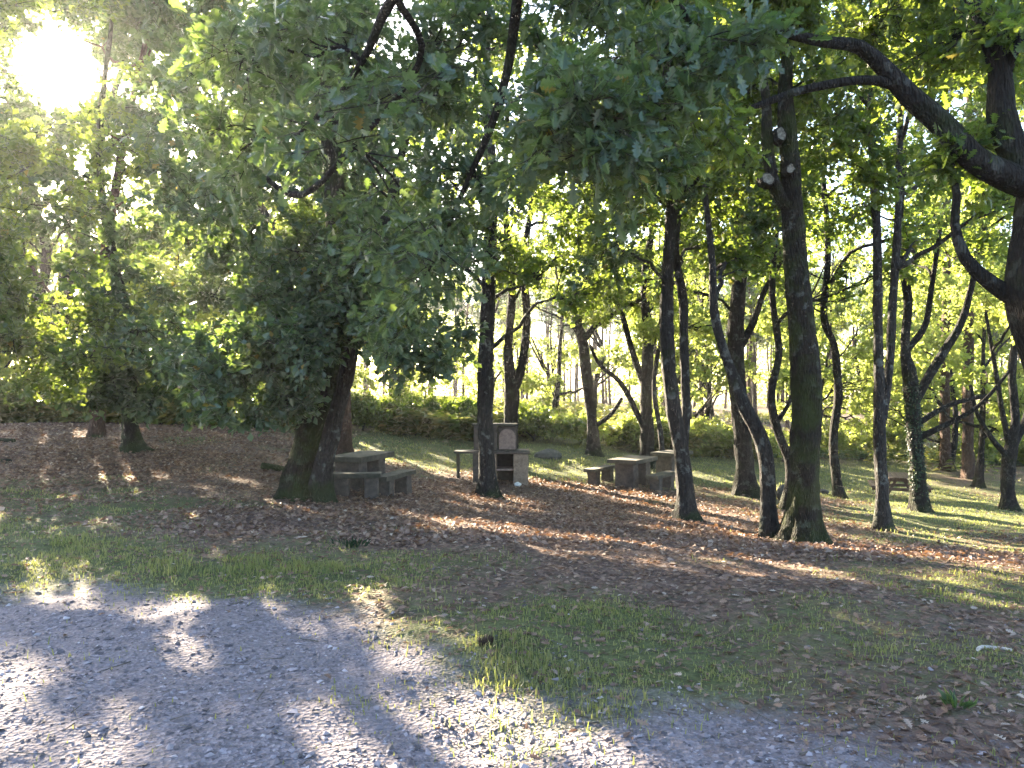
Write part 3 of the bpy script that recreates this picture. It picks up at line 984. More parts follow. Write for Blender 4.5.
# near oak overhead: trunk behind the viewpoint, sprays hanging into view
s = [[3.3, -2.6, gz(3.3, -2.6) - .08, .34], [3.2, -2.5, 1.5, .28], [3.0, -2.3, 3.2, .25], [2.6, -1.9, 5.0, .2], [2.3, -1.4, 7.0, .14], [2.1, -.8, 9, .07]]
la = [[2.75, -2.05, 4.4, .16], [1.6, .6, 5.6, .12], [.6, 2.8, 6.0, .09], [*P(500, -140, 5.4), .065], [*P(395, -5, 6.4), .045], [*P(362, 62, 6.9), .032], [*P(328, 105, 7.2), .027], [*P(293, 140, 7.5), .02]]
lb = [[.8, 2.4, 6.0, .07], [1.0, 3.6, 5.8, .055], [*P(660, -60, 5.2), .04], [*P(690, 40, 5.8), .03], [*P(665, 150, 6.2), .018]]
lc = [[.3, 3.6, 5.75, .06], [*P(520, -20, 6.2), .045], [*P(500, 100, 6.8), .035], [*P(455, 210, 7.4), .024], [*P(420, 290, 7.9), .012]]
ld = [[*P(395, -5, 6.4), .035], [*P(420, 60, 6.9), .03], [*P(350, 150, 7.6), .03], [*P(300, 195, 8.0), .035], [*P(256, 172, 8.2), .022]]
rng = R(27)
bo = region(40, (235, 760), lambda p: (-90, lerpf([235, 300, 400, 440, 470, 520, 600, 650, 700, 760], [150, 230, 270, 330, 250, 150, 150, 190, 110, 20])(p)), (5.2, 9), (.38, .62), rng)
bo += [(P(425, 60, 7.2), .4), (P(440, 110, 7.6), .4), (P(395, 95, 7.8), .35), (P(460, 45, 7.0), .4), (P(440, 170, 7.4), .35), (P(340, 40, 7.4), .4), (P(640, 170, 5.6), .4), (P(600, 130, 5.2), .4), (P(415, 300, 8), .42), (P(390, 335, 8.4), .4), (P(440, 250, 7.6), .4), (P(240, 160, 8.2), .35), (P(490, 190, 7.2), .4), (P(210, 130, 8.4), .4)]
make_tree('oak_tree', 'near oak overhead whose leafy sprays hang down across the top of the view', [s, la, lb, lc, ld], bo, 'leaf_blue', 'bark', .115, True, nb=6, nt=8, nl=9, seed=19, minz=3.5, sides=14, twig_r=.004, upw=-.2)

# ---- left side
s = foot(stem([(97, 437, 21, 14), (98, 400, 21, 12), (99, 350, 21, 12), (102, 280, 21, 10), (115, 190, 21, 8), (135, 90, 21, 6), (160, -20, 21, 4)]))
rng = R(40)
make_tree('pine_tree', 'dark reddish trunk standing behind the low leafy oak on the bare slope', [s], region(36, (-40, 290), lambda p: (-60, 270), (18, 23), (.65, 1.05), rng) + region(26, (-30, 260), lambda p: (-60, 120), (19, 24), (.8, 1.2), rng), 'leaf_blue', 'bark_pine', size=.15, seed=40, minz=3, flare=.35)
s = foot(stem([(134, 450, 18.5, 22), (131, 435, 18.5, 15), (129, 410, 18.5, 14), (131, 360, 18.5, 12), (120, 290, 18.5, 10), (104, 210, 18.5, 8), (100, 130, 18.5, 6), (112, 20, 18.5, 4)]))
sb = stem([(131, 380, 18.5, 7), (90, 340, 17.8, 6), (40, 320, 17.2, 4), (5, 300, 17, 3)])
rng = R(41)
bl = region(50, (-40, 270), lambda p: (110, lerpf([-40, 20, 60, 110, 150, 200, 260], [400, 400, 395, 375, 395, 395, 370])(p)), (15.5, 20), (.5, .85), rng) + region(12, (60, 215), lambda p: (350, 412), (14, 16.5), (.35, .55), rng)
make_tree('oak_tree', 'low leafy oak with mossy foot alone on the bare slope', [s, sb], bl, 'leaf_blue', 'bark_moss', .14, nb=7, nt=9, nl=11, seed=41, minz=1.3)
# spray of yellow-green leaves at the border, another small oak
s = foot(stem([(-60, 470, 15, 16), (-58, 420, 15, 13), (-50, 350, 15, 12), (-45, 250, 15, 10), (-55, 120, 15, 8), (-50, 0, 15, 5)]))
sb = stem([(-50, 330, 15, 6), (-15, 318, 14.6, 5), (20, 340, 14.2, 4), (45, 365, 14, 3)])
rng = R(42)
bl = region(40, (-120, 110), lambda p: (230, 412), (12.5, 15), (.45, .8), rng) + region(30, (-150, 160), lambda p: (-80, 200), (13, 17), (.7, 1), rng)
make_tree('oak_tree', 'oak at the edge of view holding low yellow-green sprays over the slope', [s, sb], bl, 'leaf', 'bark', .11, nb=6, nt=8, nl=11, seed=42, minz=1.5)
for k, (px, py, Y, w, lab) in enumerate([(37, 418, 28, 12, 'dark trunk in the deep shade, thinner of two behind the reddish trunk'),
                                         (63, 416, 29, 17, 'thick dark trunk in deep shade just behind the reddish trunk'),
                                         (252, 422, 27, 13, 'straight dark oak beyond the slope seen past the leaning oak')]):
    s = foot(stem([(px, py, Y, w * 1.2), (px + 1, 380, Y, w), (px - 2, 320, Y, w * .9), (px + 8 + 8 * k, 240, Y, w * .7), (px + 40 * (1 if k == 1 else -1), 130, Y, w * .45), (px + 75 * (1 if k == 1 else -1), 20, Y, w * .25)]))
    rng = R(50 + k)
    make_tree('oak_tree', lab, [s], (dome(s[0][0], s[0][1], 4, 2.5, 13.5, 34, rng, (.9, 1.4)) if k == 2 else region(44, ((-60, 150), (60, 330))[k], lambda p: (-110, 290), (24, 30), (1.1, 1.7), rng) + region(26, ((-420, 20), (-60, 120))[k], lambda p: (120, 330), (25, 31), (1.2, 1.8), rng)), 'leaf_blue', 'bark', size=.18, seed=50 + k, minz=1.6)  # second foliage region added to keep sun off the slope
s = foot(stem([(344, 455, 21.5, 15), (344, 420, 21.5, 15), (343, 360, 21.5, 13), (345, 280, 21.5, 10), (340, 150, 21.5, 7), (345, 30, 21.5, 4)]))
rng = R(54)
make_tree('pine_tree', 'upright reddish trunk showing just behind the leaning twin-stemmed oak', [s], dome(-4.8, 21.5, 3.3, 4.5, 12.5, 24, rng), 'leaf', 'bark_pine', size=.12, seed=54, minz=4)

# ---- oaks at the far side of the clearing and beyond
rng = R(60)
far = [(-17, 33, 1), (-13, 37, 1), (-9, 32, 0), (-5.5, 36, 0), (-1.5, 43, 0), (1.9, 37, 0), (4.6, 43, 0), (6.8, 33, 0), (9.2, 37, 0), (11.5, 31.5, 0), (14, 36, 0), (16.5, 41, 0),
       (19, 33, 0), (22, 39, 0), (8, 45, 0), (12.5, 47, 0), (-20, 42, 1), (20, 50, 0), (26, 46, 0), (3, 49, 0), (17.5, 28.5, 0), (27, 34, 0), (-24, 35, 1), (-11, 45, 1), (24, 27, 0), (-6.5, 41, 1), (8.2, 34.5, 2), (21, 44, 1), (-15, 31, 2), (-21, 30, 2), (24, 40, 1), (29, 40, 1), (-17, 38, 1), (-22, 37, 1), (-19.5, 44, 1), (-26, 40, 1), (-14, 42, 1), (-28, 40, 1)]  # last dense oaks added to block sun from the left slope
for k, (x, y, dense) in enumerate(far):
    z = gz(x, y)
    h = rng.uniform(9, 12.5) if dense != 2 else rng.uniform(3.6, 5.5)
    w = rng.uniform(.10, .17)
    pts = [[x, y, z - .08, w * 1.3]]
    cx, cy_ = x, y
    for q in range(1, 6):
        cx += rng.normal(0, .25); cy_ += rng.normal(0, .2)
        pts.append([cx, cy_, z + h * q / 5.5, w * (1 - q / 6.5)])
    forks = []
    for q in range(3):
        j = rng.integers(1, 4); a = rng.uniform(0, 2 * np.pi)
        p = pts[j]
        forks.append([[p[0], p[1], p[2], p[3] * .6], [p[0] + math.cos(a) * .9, p[1] + math.sin(a) * .9, p[2] + 1.0, p[3] * .45], [p[0] + math.cos(a) * 1.8, p[1] + math.sin(a) * 1.6, p[2] + 2.4, p[3] * .25]])
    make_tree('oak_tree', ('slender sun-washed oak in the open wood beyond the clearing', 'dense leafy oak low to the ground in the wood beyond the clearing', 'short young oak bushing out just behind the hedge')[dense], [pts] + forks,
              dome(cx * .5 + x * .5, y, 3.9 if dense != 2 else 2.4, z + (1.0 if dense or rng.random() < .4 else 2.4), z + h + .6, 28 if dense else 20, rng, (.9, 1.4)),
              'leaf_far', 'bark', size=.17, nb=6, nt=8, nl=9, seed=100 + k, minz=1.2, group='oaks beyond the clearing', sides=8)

# ---- pines of the plantation behind: prototypes, then copies
rng = R(70)


def pine_proto(h, seed):
    rg = R(seed)
    root = thing('pine_tree', 'tall bare-boled pine in the bright plantation behind the clearing', 'tree', (0, 0, 0), 'pines of the plantation')
    pts = [[0, 0, -.1, .17], [rg.normal(0, .08), 0, h * .3, .145], [rg.normal(0, .12), rg.normal(0, .1), h * .6, .11], [rg.normal(0, .15), 0, h * .85, .06], [0, 0, h, .02]]
    path = smooth_path(pts, .6)
    wood = tube_chunks(path, 0, 8, .06, .3, seed)
    S, E = [], []
    for q in range(34):
        t = rg.uniform(.62, .99); a = rg.uniform(0, 2 * np.pi)
        p = np.array([0, 0, h * t]); L = (1.02 - t) * 5.2 + .3
        e = p + np.array([math.cos(a) * L, math.sin(a) * L, L * .25])
        wood += tube_chunks(np.array([[*p, .03], [*((p + e) / 2 + [0, 0, .1]), .02], [*e, .006]]), 0, 4)
        for u in rg.uniform(.3, 1, 9):
            s = p + (e - p) * u
            S.append(s); E.append(s + rg.normal(0, .28, 3))
    for q in range(7):
        t = rg.uniform(.25, .6); a = rg.uniform(0, 2 * np.pi); L = rg.uniform(.4, 1.3)
        p = np.array([0, 0, h * t]); e = p + np.array([math.cos(a) * L, math.sin(a) * L, .1])
        wood += tube_chunks(np.array([[*p, .015], [*((p + e) / 2), .012], [*e, .005]]), 0, 3)
    build('trunk', wood, ['bark_pine'], root)
    S = np.array(S); E = np.array(E)
    n = len(S); nl = 12
    pos = (S[:, None] + (E - S)[:, None] * rg.uniform(0, 1.2, (n, nl, 1)) + rg.normal(0, .12, (n, nl, 3))).reshape(-1, 3)
    dr = rg.normal(0, 1, (n * nl, 3)); nr = rg.normal(0, 1, (n * nl, 3))
    build('crown', [(V, F, 0, v) for (V, F, v) in leaves(pos, dr, nr, rg.uniform(.2, .34, n * nl), rg, wide=.13)], ['needle'], root)
    return root


protos = [pine_proto(15.5, 201), pine_proto(14, 202), pine_proto(17, 203)]
used = [False] * 3
cnt = 0
while cnt < 190:
    y = rng.uniform(44, 112); x = rng.uniform(-.72, .72) * y
    # keep the lane towards the low sun thinner
    if y < 60 and x < 8:
        continue
    if y < 50:
        continue
    if abs(x / y - SUN[0] / SUN[1]) < .05:
        continue
    k = int(rng.integers(3))
    if not used[k]:
        o = protos[k]; used[k] = True
    else:
        o = protos[k].copy(); COL.objects.link(o)
        for ch in protos[k].children:
            c = ch.copy(); COL.objects.link(c); c.parent = o
    o.location = (x, y, gz(x, y))
    o.rotation_euler = (rng.normal(0, .012), rng.normal(0, .012), rng.uniform(0, 6.28))
    s = rng.uniform(.85, 1.15) * (.8 if y < 78 else 1)
    o.scale = (s * rng.uniform(.75, 1.1),) * 2 + (s,)
    cnt += 1

# far wood closing the view behind the plantation
rg = R(77)
nF = 900
az = rg.uniform(-.95, .95, nF); dist = rg.uniform(112, 150, nF)
ctr = np.stack([az * dist, dist, gz(0, 120) + rg.uniform(0, 1, nF) ** 1.3 * 15], 1)
ctr = ctr[noise3(ctr[:, 0] * .09, ctr[:, 1] * .05, ctr[:, 2] * .12, 6) > .36]
m_ = len(ctr)
pos = (ctr[:, None] + rg.normal(0, 1.6, (m_, 110, 3))).reshape(-1, 3)
pos[:, 2] = np.maximum(pos[:, 2], -1)
chF = [(V, F, 0, v) for (V, F, v) in leaves(pos, rg.normal(0, 1, pos.shape), rg.normal(0, .7, pos.shape) + [0, 0, .6], rg.uniform(.35, .7, len(pos)), rg)]
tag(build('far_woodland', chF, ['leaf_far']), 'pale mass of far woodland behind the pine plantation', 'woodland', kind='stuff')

# ------------------------------------------------------------------ undergrowth
def fronds(name, pts, label, h=(.6, 1.1), mat='fern', seed=0, pin=9, kind='stuff'):
    rg = R(seed)
    n = len(pts)
    base = np.c_[pts, gz_arr(pts[:, 0], pts[:, 1]) - .02]
    a = rg.uniform(0, 2 * np.pi, n); L = rg.uniform(*h, n)
    out = np.stack([np.cos(a), np.sin(a), np.zeros(n)], 1)
    lean = rg.uniform(.25, .9, n)[:, None]
    PS, DR, NR, SZ = [], [], [], []
    for q in range(1, pin + 1):
        t = q / pin
        c = base + np.array([0, 0, 1.0]) * (L * (t - .42 * t * t))[:, None] * 1.15 + out * lean * (L * t * t * .75)[:, None]
        side = np.cross(out, [0, 0, 1.0])
        wd = np.sin(np.pi * min(1, .25 + .75 * t)) * .42
        for sg in (1, -1):
            PS.append(c); DR.append(side * sg + out * .45 + rg.normal(0, .15, (n, 3))); NR.append(np.array([0, 0, 1.]) - out * .3 + rg.normal(0, .2, (n, 3)))
            SZ.append(L * wd * rg.uniform(.8, 1.1, n) + .04)
    ch = [(V, F, 0, v) for (V, F, v) in leaves(np.vstack(PS), np.vstack(DR), np.vstack(NR), np.concatenate(SZ), rg, wide=.17)]
    # rachis
    mid = base + np.array([0, 0, 1.0]) * (L * .55)[:, None] + out * lean * (L * .19)[:, None]
    V, F = twig_mesh(base, mid, np.full(n, .006)); ch.append((V, F, 1))
    o = build(name, ch, [mat, 'twig'])
    return tag(o, label, name.replace('_', ' '), kind=kind)


rg = R(80)
edge = [(-40, 26), (-17.8, 27), (-9.3, 27.3), (-4, 27.3), (-1, 27.5), (1.7, 28), (6.8, 28.6), (12, 33), (20, 37), (40, 42)]
ex = [e[0] for e in edge]; ey = [e[1] for e in edge]
pts = []
x = rg.uniform(-26, 30, 12000); dy = rg.exponential(2.0, 12000)
y = np.interp(x, ex, ey) + dy * 1.2 + fbm(x * .5, x * 0, 8) * 1.6 - .6
keep = (noise3(x * .35, y * .35, 0, 44) > .28)
pts = np.c_[x, y][keep & (x < 10)][:6500]
fronds('bracken', pts, 'thick bracken and brambles along the far edge of the clearing', (.7, 1.7), 'fern', 81)
pts2 = np.c_[x, y][(x > 8)][:1500]
fronds('heath', pts2, 'low grey-green heath at the far side of the lawn', (.3, .7), 'leaf_blue', 82)
xx = rg.uniform(-40, 45, 6000); yy = rg.uniform(32, 75, 6000)
k = noise3(xx * .2, yy * .2, 0, 45) > .35
fronds('ferns', np.c_[xx, yy][k], 'loose ferns scattered under the pines', (.6, 1.1), 'fern', 83, 6)

# individual bushes along the hedge
BUSH_LABELS = ['outermost hedge bush at the shaded end of the bare slope', 'tall hedge bush behind the bare slope, next to the outermost one', 'hedge bush in the shade behind the low leafy oak', 'hedge bush behind the slope just past the reddish trunk', 'low hedge bush between the reddish trunk and the straight dark oak', 'hedge bush at the foot of the straight dark oak beyond the slope', 'hedge bush seen between the leaning oak and the straight dark oak', 'hedge bush behind the leaning oak and its picnic table', 'hedge bush in the open gap right behind the leaning oak', 'hedge bush just before the stone barbecue in the line of the hedge', 'hedge bush behind the forked oak and the barbecue', 'hedge bush beside the foot of the thin crooked oak', 'hedge bush behind the many-limbed oak and the middle table', 'hedge bush behind the dark twin-stemmed oak', 'hedge bush behind the bent pale oak', 'hedge bush behind the big mossy oak trunk', 'distant bush beyond the lawn behind the wavy-stemmed oak', 'distant bush beyond the lawn behind the ivy-clad oak', 'distant bush beyond the lawn behind the two reddish pine boles']
bush_spots = [(-23, 28.5, 1.9), (-19.5, 29, 2.0), (-15.5, 28.2, 1.6), (-13, 29, 1.8), (-10.3, 28.6, 1.5), (-8.0, 29, 1.6), (-5.6, 28.4, 1.3), (-3.6, 28.8, 1.25), (-1.9, 28.7, 1.2), (0.8, 28.9, 1.15), (2.6, 29.2, 1.2),
              (4.6, 29, 1.2), (6.3, 29.4, 1.2), (8.2, 30.4, 1.1), (10.4, 31.6, 1.0), (15, 37, 1.2), (19, 38.5, 1.4), (22.5, 37, 1.5), (26, 38, 1.8)]
for q, (bx, by, bh) in enumerate(bush_spots):
    z = gz(bx, by)
    rgb = R(300 + q)
    st = [[bx, by, z - .05, .04], [bx + .1, by, z + bh * .3, .03], [bx, by + .1, z + bh * .6, .012]]
    bl = []
    for _ in range(11):
        a = rgb.uniform(0, 6.28); d = rgb.uniform(0, 1.5)
        bl.append((np.array([bx + math.cos(a) * d, by + math.sin(a) * d * .7, z + rgb.uniform(.25, 1) * bh * (1 - .25 * d / 1.5)]), .55))
    bh *= 1.3
    dark = bx < 2
    make_tree('bush', BUSH_LABELS[q], [st], bl, 'leaf_far' if not dark else 'leaf', 'bark', size=.12, nb=6, nt=9, nl=9, seed=300 + q,
              minz=.1, group='bushes in the hedge', cat='bush', sides=6, flare=0, cull=False)

# ------------------------------------------------------------------ stone furniture
def boxm(x0, x1, y0, y1, z0, z1, chip=.0, rg=None, taper=0.0):
    """worn block: bevelled and slightly irregular"""
    import bmesh
    bm = bmesh.new()
    bmesh.ops.create_cube(bm, size=1)
    for v in bm.verts:
        tz = taper if v.co.z > 0 else 0
        v.co.x = (x0 + x1) / 2 + v.co.x * (x1 - x0) * (1 - tz)
        v.co.y = (y0 + y1) / 2 + v.co.y * (y1 - y0) * (1 - tz)
        v.co.z = (z0 + z1) / 2 + v.co.z * (z1 - z0)
    s = min(x1 - x0, y1 - y0, z1 - z0)
    bmesh.ops.subdivide_edges(bm, edges=bm.edges[:], cuts=2, use_grid_fill=True)
    bmesh.ops.bevel(bm, geom=[e for e in bm.edges if len(e.link_faces) == 2 and e.link_faces[0].normal.dot(e.link_faces[1].normal) < .5],
                    offset=min(.018, s * .15), segments=2, affect='EDGES', profile=.6)
    bmesh.ops.triangulate(bm, faces=bm.faces[:])
    bm.verts.ensure_lookup_table()
    V = np.array([v.co[:] for v in bm.verts]); F = np.array([[v.index for v in f.verts] for f in bm.faces])
    bm.free()
    if rg is not None and chip:
        V = V + (np.stack([noise3(V[:, 0] * 7 + k * 9, V[:, 1] * 7, V[:, 2] * 7, k) for k in range(3)], 1) - .5) * chip
    return V, F


def rotz(V, a):
    c, s = math.cos(a), math.sin(a)
    return np.c_[V[:, 0] * c - V[:, 1] * s, V[:, 0] * s + V[:, 1] * c, V[:, 2]]


def stone_table(loc, rz, label, L=1.6, W=.8):
    rg_ = R(5)
    t = thing('stone_table', label, 'table', loc, 'granite picnic tables', rz)
    build('tabletop', [(*boxm(-L / 2, L / 2, -W / 2, W / 2, .64, .75, .02, rg_), 0)], ['concrete_moss'], t)
    for sx in (-1, 1):
        build('support', [(*boxm(sx * L * .27 - .17, sx * L * .27 + .17, -.27, .27, -.12, .637, .03, rg_), 0)], ['concrete'], t)
    return t


def stone_bench(loc, rz, label, L=1.5, W=.34, h=.43):
    rg_ = R(6)
    t = thing('stone_bench', label, 'bench', loc, 'granite benches of the picnic tables', rz)
    build('seat', [(*boxm(-L / 2, L / 2, -W / 2, W / 2, h - .09, h, .02, rg_), 0)], ['concrete_moss'], t)
    for sx in (-1, 1):
        build('support', [(*boxm(sx * L * .3 - .13, sx * L * .3 + .13, -.14, .14, -.12, h - .093, .03, rg_), 0)], ['concrete'], t)
    return t


def place(px, py, Y):
    p = P(px, py, Y)
    return (p[0], p[1], gz(p[0], p[1]))


def set_on(x, y):
    return (x, y, gz(x, y))


cx, cyy = P(361, 0, 15.6)[:2]
a = math.radians(75)
stone_table(set_on(cx, cyy), a, 'granite slab picnic table half hidden behind the leaning twin-stemmed oak')
nx_, ny_ = math.sin(a), -math.cos(a)
stone_bench(set_on(cx + nx_ * .74, cyy + ny_ * .74), a, 'granite bench on the barbecue side of the table by the leaning oak')
stone_bench(set_on(cx - nx_ * .74, cyy - ny_ * .74), a, 'granite bench tucked behind the leaning oak trunk beside its table')
bx_, by_ = P(357, 0, 14.35)[:2]
stone_bench(set_on(bx_, by_), math.radians(4), 'short granite bench across the near end of the table by the leaning oak', L=.92, W=.36, h=.46)
cx, cyy = P(633, 0, 21)[:2]
a = math.radians(58)
stone_table(set_on(cx, cyy), a, 'granite slab picnic table in the middle of the clearing in front of the many-limbed oak', W=.85)
nx_, ny_ = math.sin(a), -math.cos(a)
stone_bench(set_on(cx + nx_ * .84, cyy + ny_ * .84), a, 'granite bench on the near side of the middle picnic table')
stone_bench(set_on(cx - nx_ * .98, cyy - ny_ * .98), a, 'granite bench on the far side of the middle picnic table nearest the barbecue')

cx, cyy = P(672, 0, 23.6)[:2]
stone_table(set_on(cx, cyy), math.radians(50), 'farther granite picnic table partly hidden behind the dark twin-stemmed oak', L=1.3)

# barbecue
bl_ = place(500, 0, 20.3)
bb = thing('stone_barbecue', 'stone barbecue with arched fire back and side counter behind the slim straight oak', 'barbecue', bl_)
rg_ = R(7)
mm = 20.3 / FPX


def bx2(n, a, b, z0, z1, y0, y1, mat, chip=.02):
    build(n, [(*boxm((a - 500) * mm, (b - 500) * mm, y0, y1, z0, z1, chip, rg_), 0)], [mat], bb)


bx2('pier', 473.5, 484, -.12, .79, -.35, .45, 'concrete')
bx2('pier', 484.4, 496.6, -.12, .785, -.33, .45, 'warm_stone')
bx2('pier', 513.4, 528, -.12, .79, -.36, .45, 'warm_stone')
bx2('back_wall', 496.8, 513.2, -.12, .78, .33, .43, 'dark_stone')
bx2('shelf', 496.8, 513.2, .34, .40, -.30, .32, 'pale_stone')
bx2('counter', 455, 473.2, .80, .86, -.35, .3, 'concrete_moss')
bx2('counter_leg', 456.5, 459.5, -.12, .797, .0, .2, 'concrete_moss')
bx2('hearth_slab', 472.5, 529.5, .795, .87, -.40, .48, 'concrete', .015)
# hood with an arched recess
def arch_panel(cx, w, z0, h, y, depth, mat, name):
    n = 14
    pts = [(-w / 2, z0), (w / 2, z0)]
    hh = h - w / 2
    for q in range(n + 1):
        t = math.pi * q / n
        pts.append((math.cos(t) * w / 2, z0 + hh + math.sin(t) * w / 2))
    pts = np.array(pts); m = len(pts)
    V = np.vstack([np.c_[pts[:, 0] + cx, np.full(m, y), pts[:, 1]], np.c_[pts[:, 0] + cx, np.full(m, y + depth), pts[:, 1]]])
    sides_ = np.array([[q, (q + 1) % m, m + (q + 1) % m, m + q] for q in range(m)])
    f = np.array([list(range(m))]); bk = np.array([list(range(2 * m - 1, m - 1, -1))])
    build(name, [(V, sides_, 0), (V[:m], f, 0), (V[m:], bk - m, 0)], [mat], bb)


bx2('hood', 474, 497.4, .872, 1.52, -.2, .44, 'concrete', .03)
bx2('hood', 498, 516.4, .872, 1.50, -.12, .42, 'concrete', .03)
arch_panel((507.3 - 500) * mm, .44, .90, .54, -.16, .05, 'pale_stone', 'arched_fire_back')
build('hood_cap', [(*boxm(-27.5 * mm, 17.5 * mm, -.24, .47, 1.525, 1.575, .02, rg_), 0)], ['concrete_moss'], bb)

# crumpled paper by the barbecue
def lump(loc, r, mat, name, label, cat, seed, sq=(1, 1, .7), amp=.5, sub=2, group=None):
    import bmesh
    bm = bmesh.new(); bmesh.ops.create_icosphere(bm, subdivisions=sub, radius=1)
    V = np.array([v.co[:] for v in bm.verts]); F = np.array([[v.index for v in f.verts] for f in bm.faces]); bm.free()
    V = V * (1 + amp * (noise3(V[:, 0] * 2 + 5, V[:, 1] * 2, V[:, 2] * 2, seed) - .5)[:, None] + amp * .5 * (noise3(V[:, 0] * 5, V[:, 1] * 5, V[:, 2] * 5, seed + 1) - .5)[:, None])
    V = V * np.array(sq) * r
    o = build(name, [(V, F, 0)], [mat])
    o.location = loc
    return tag(o, label, cat, group)


p = place(518, 0, 19.7)
lump((p[0], p[1], p[2] + .04), .09, 'paper', 'paper_scrap', 'crumpled white paper lying at the foot of the stone barbecue', 'litter', 3)
p = place(784, 0, 20.0)
lump((p[0], p[1], p[2] + .2), .26, 'rock', 'boulder', 'dark rounded boulder on the lawn between the bent oak and the big mossy oak', 'boulder', 5, (.75, .8, 1.0), .3)
for q, (px, Y, r, lab) in enumerate([(822, 22.6, .16, 'low dark stone beside the wavy-stemmed oak'), (812, 22.8, .2, 'larger low stone nearest the big mossy oak in the grass'),
                                     (548, 25.5, .4, 'flat dark rock on the lawn before the undergrowth')]):
    p = place(px, 0, Y)
    lump((p[0], p[1], p[2] + .03), r, 'rock', 'rock', lab, 'rock', 10 + q, (1.3, 1, .6), .4)


def log(px0, Y0, px1, Y1, r, lab, mat='bark', name='fallen_log', cat='log', raise_=.5):
    p0 = np.array(place(px0, 0, Y0)); p1 = np.array(place(px1, 0, Y1))
    p0[2] += r * raise_; p1[2] += r * raise_
    mid = (p0 + p1) / 2 + np.array([0, .05, 0]); mid[2] = gz(mid[0], mid[1]) + r * raise_
    pth = smooth_path([[*p0, r], [*mid, r * .95], [*p1, r * .8]], .1)
    V, F, F2 = tube(pth, 10, .1)
    base = p0
    cap0 = V[:10]
    ch = [(V, F, 0, None, True), (V[F2.ravel()], np.arange(30).reshape(-1, 3), 0), (cap0[::-1], np.array([list(range(10))]), 0)]
    o = build(name, ch, [mat], None, base)
    return tag(o, lab, cat)


log(-30, 19.2, 14, 19.0, .07, 'dark log on the bare slope, the one farther up')
log(-30, 16.4, 10, 16.2, .06, 'dark log on the bare slope, the one lower down')
log(262, 17.6, 292, 17.4, .09, 'mossy log lying beside the leaning oak', 'bark_moss')
log(978, 5.05 - .4, 996, 4.75, .012, 'bleached stick on the trodden earth, shorter piece', 'palewood', 'stick', 'stick', 1)
log(994, 4.73, 1012, 4.7, .012, 'bleached stick on the trodden earth, longer piece', 'palewood', 'stick', 'stick', 1)

# pine cone
p = place(484, 0, 4.76)
rgc = R(9)
ph = np.linspace(0, 1, 70)
cone = thing('pine_cone', 'small dark pine cone lying on the grass at the gravel edge', 'pine cone', (p[0], p[1], p[2] + .03), rz=.4)
th = np.arange(70) * 2.39996
rr = .032 * np.sin(np.pi * (.12 + .8 * ph)) ** .8
pos = np.stack([(ph - .5) * .1, np.cos(th) * rr * .6, np.sin(th) * rr * .6], 1)
dr = np.stack([np.full(70, .6), np.cos(th), np.sin(th)], 1)
ch = [(V, F, 0) for (V, F, v) in leaves(pos, dr, dr * .2 + np.array([1., 0, 0]), np.full(70, .026), rgc, wide=.45)]
build('scales', ch, ['cone'], cone)
V, F, F2 = tube(smooth_path([[-.05, 0, 0, .012], [0, 0, 0, .022], [.045, 0, 0, .008]], .01), 8)
build('core', [(V, F, 0, None, True)], ['cone'], cone)

# wooden picnic table
wx, wy, wz = place(899, 0, 24.2)
wt = thing('wooden_picnic_table', 'brown wooden picnic table with attached benches beside the ivy-clad oak', 'picnic table', (wx, wy, wz), rz=math.radians(68))


def plank(x0, x1, y0, y1, z0, z1, mat='wood', name='plank'):
    build(name, [(*boxm(x0, x1, y0, y1, z0, z1), 0)], [mat], wt)


tops = []
for q in range(5):
    y0 = -.36 + q * .146
    V, F = boxm(-.9, .9, y0, y0 + .135, .71, .755)
    tops.append((V, F, 0))
build('tabletop', tops, ['wood'], wt)
for sg in (-1, 1):
    ch = []
    for q in range(2):
        y0 = sg * .72 - .13 + q * .135
        ch.append((*boxm(-.9, .9, y0, y0 + .125, .42, .465), 0))
    build('seat', ch, ['wood'], wt)
for sx in (-.62, .62):
    plank(sx - .09, sx - .045, -.34, .34, .615, .707, name='top_beam')
    plank(sx - .09, sx - .045, -.82, .82, .325, .417, name='seat_beam')
    for sg in (-1, 1):
        V, F = boxm(-.022, .022, -.048, .048, 0, .80)
        V[:, 1] += sg * (.52 - .40 * V[:, 2] / .8)
        V[:, 0] += sx; V[:, 2] -= .1
        build('leg', [(V, F, 0)], ['wood'], wt)

# ------------------------------------------------------------------ ground cover
def scatter(n, x0, x1, y0, y1, rg, power=1.0):
    """denser near the viewpoint"""
    y = y0 * (y1 / y0) ** (rg.random(n) ** power)
    x = (rg.random(n) * (x1 - x0) + x0) * (y + 1.5)
    return x, y


# stones
rg = R(400)
x, y = scatter(62000, -1.0, 1.0, 2.6, 9, rg)
g, gr = zones(x, y)
k = rg.random(len(x)) < np.clip(g * 1.1, 0, 1) * (.35 + .65 * sstep(.35, .6, fbm(x * 1.1, y * 1.1, 61))) + .02
x, y = x[k], y[k]; n = len(x)
r = np.clip(rg.lognormal(math.log(.0068), .5, n), .003, .022)
z = ground(x, y) + r * .15
oct_ = np.array([[1, 0, 0], [-1, 0, 0], [0, 1, 0], [0, -1, 0], [0, 0, 1], [0, 0, -1]], float)
of = np.array([[0, 2, 4], [2, 1, 4], [1, 3, 4], [3, 0, 4], [2, 0, 5], [1, 2, 5], [3, 1, 5], [0, 3, 5]])
a = rg.uniform(0, 6.28, n)
Vb = oct_[None] * (r[:, None, None] * np.stack([rg.uniform(.8, 1.7, n), rg.uniform(.7, 1.2, n), rg.uniform(.35, .7, n)], 1)[:, None, :])
Vb = Vb + rg.normal(0, .22, Vb.shape) * r[:, None, None]
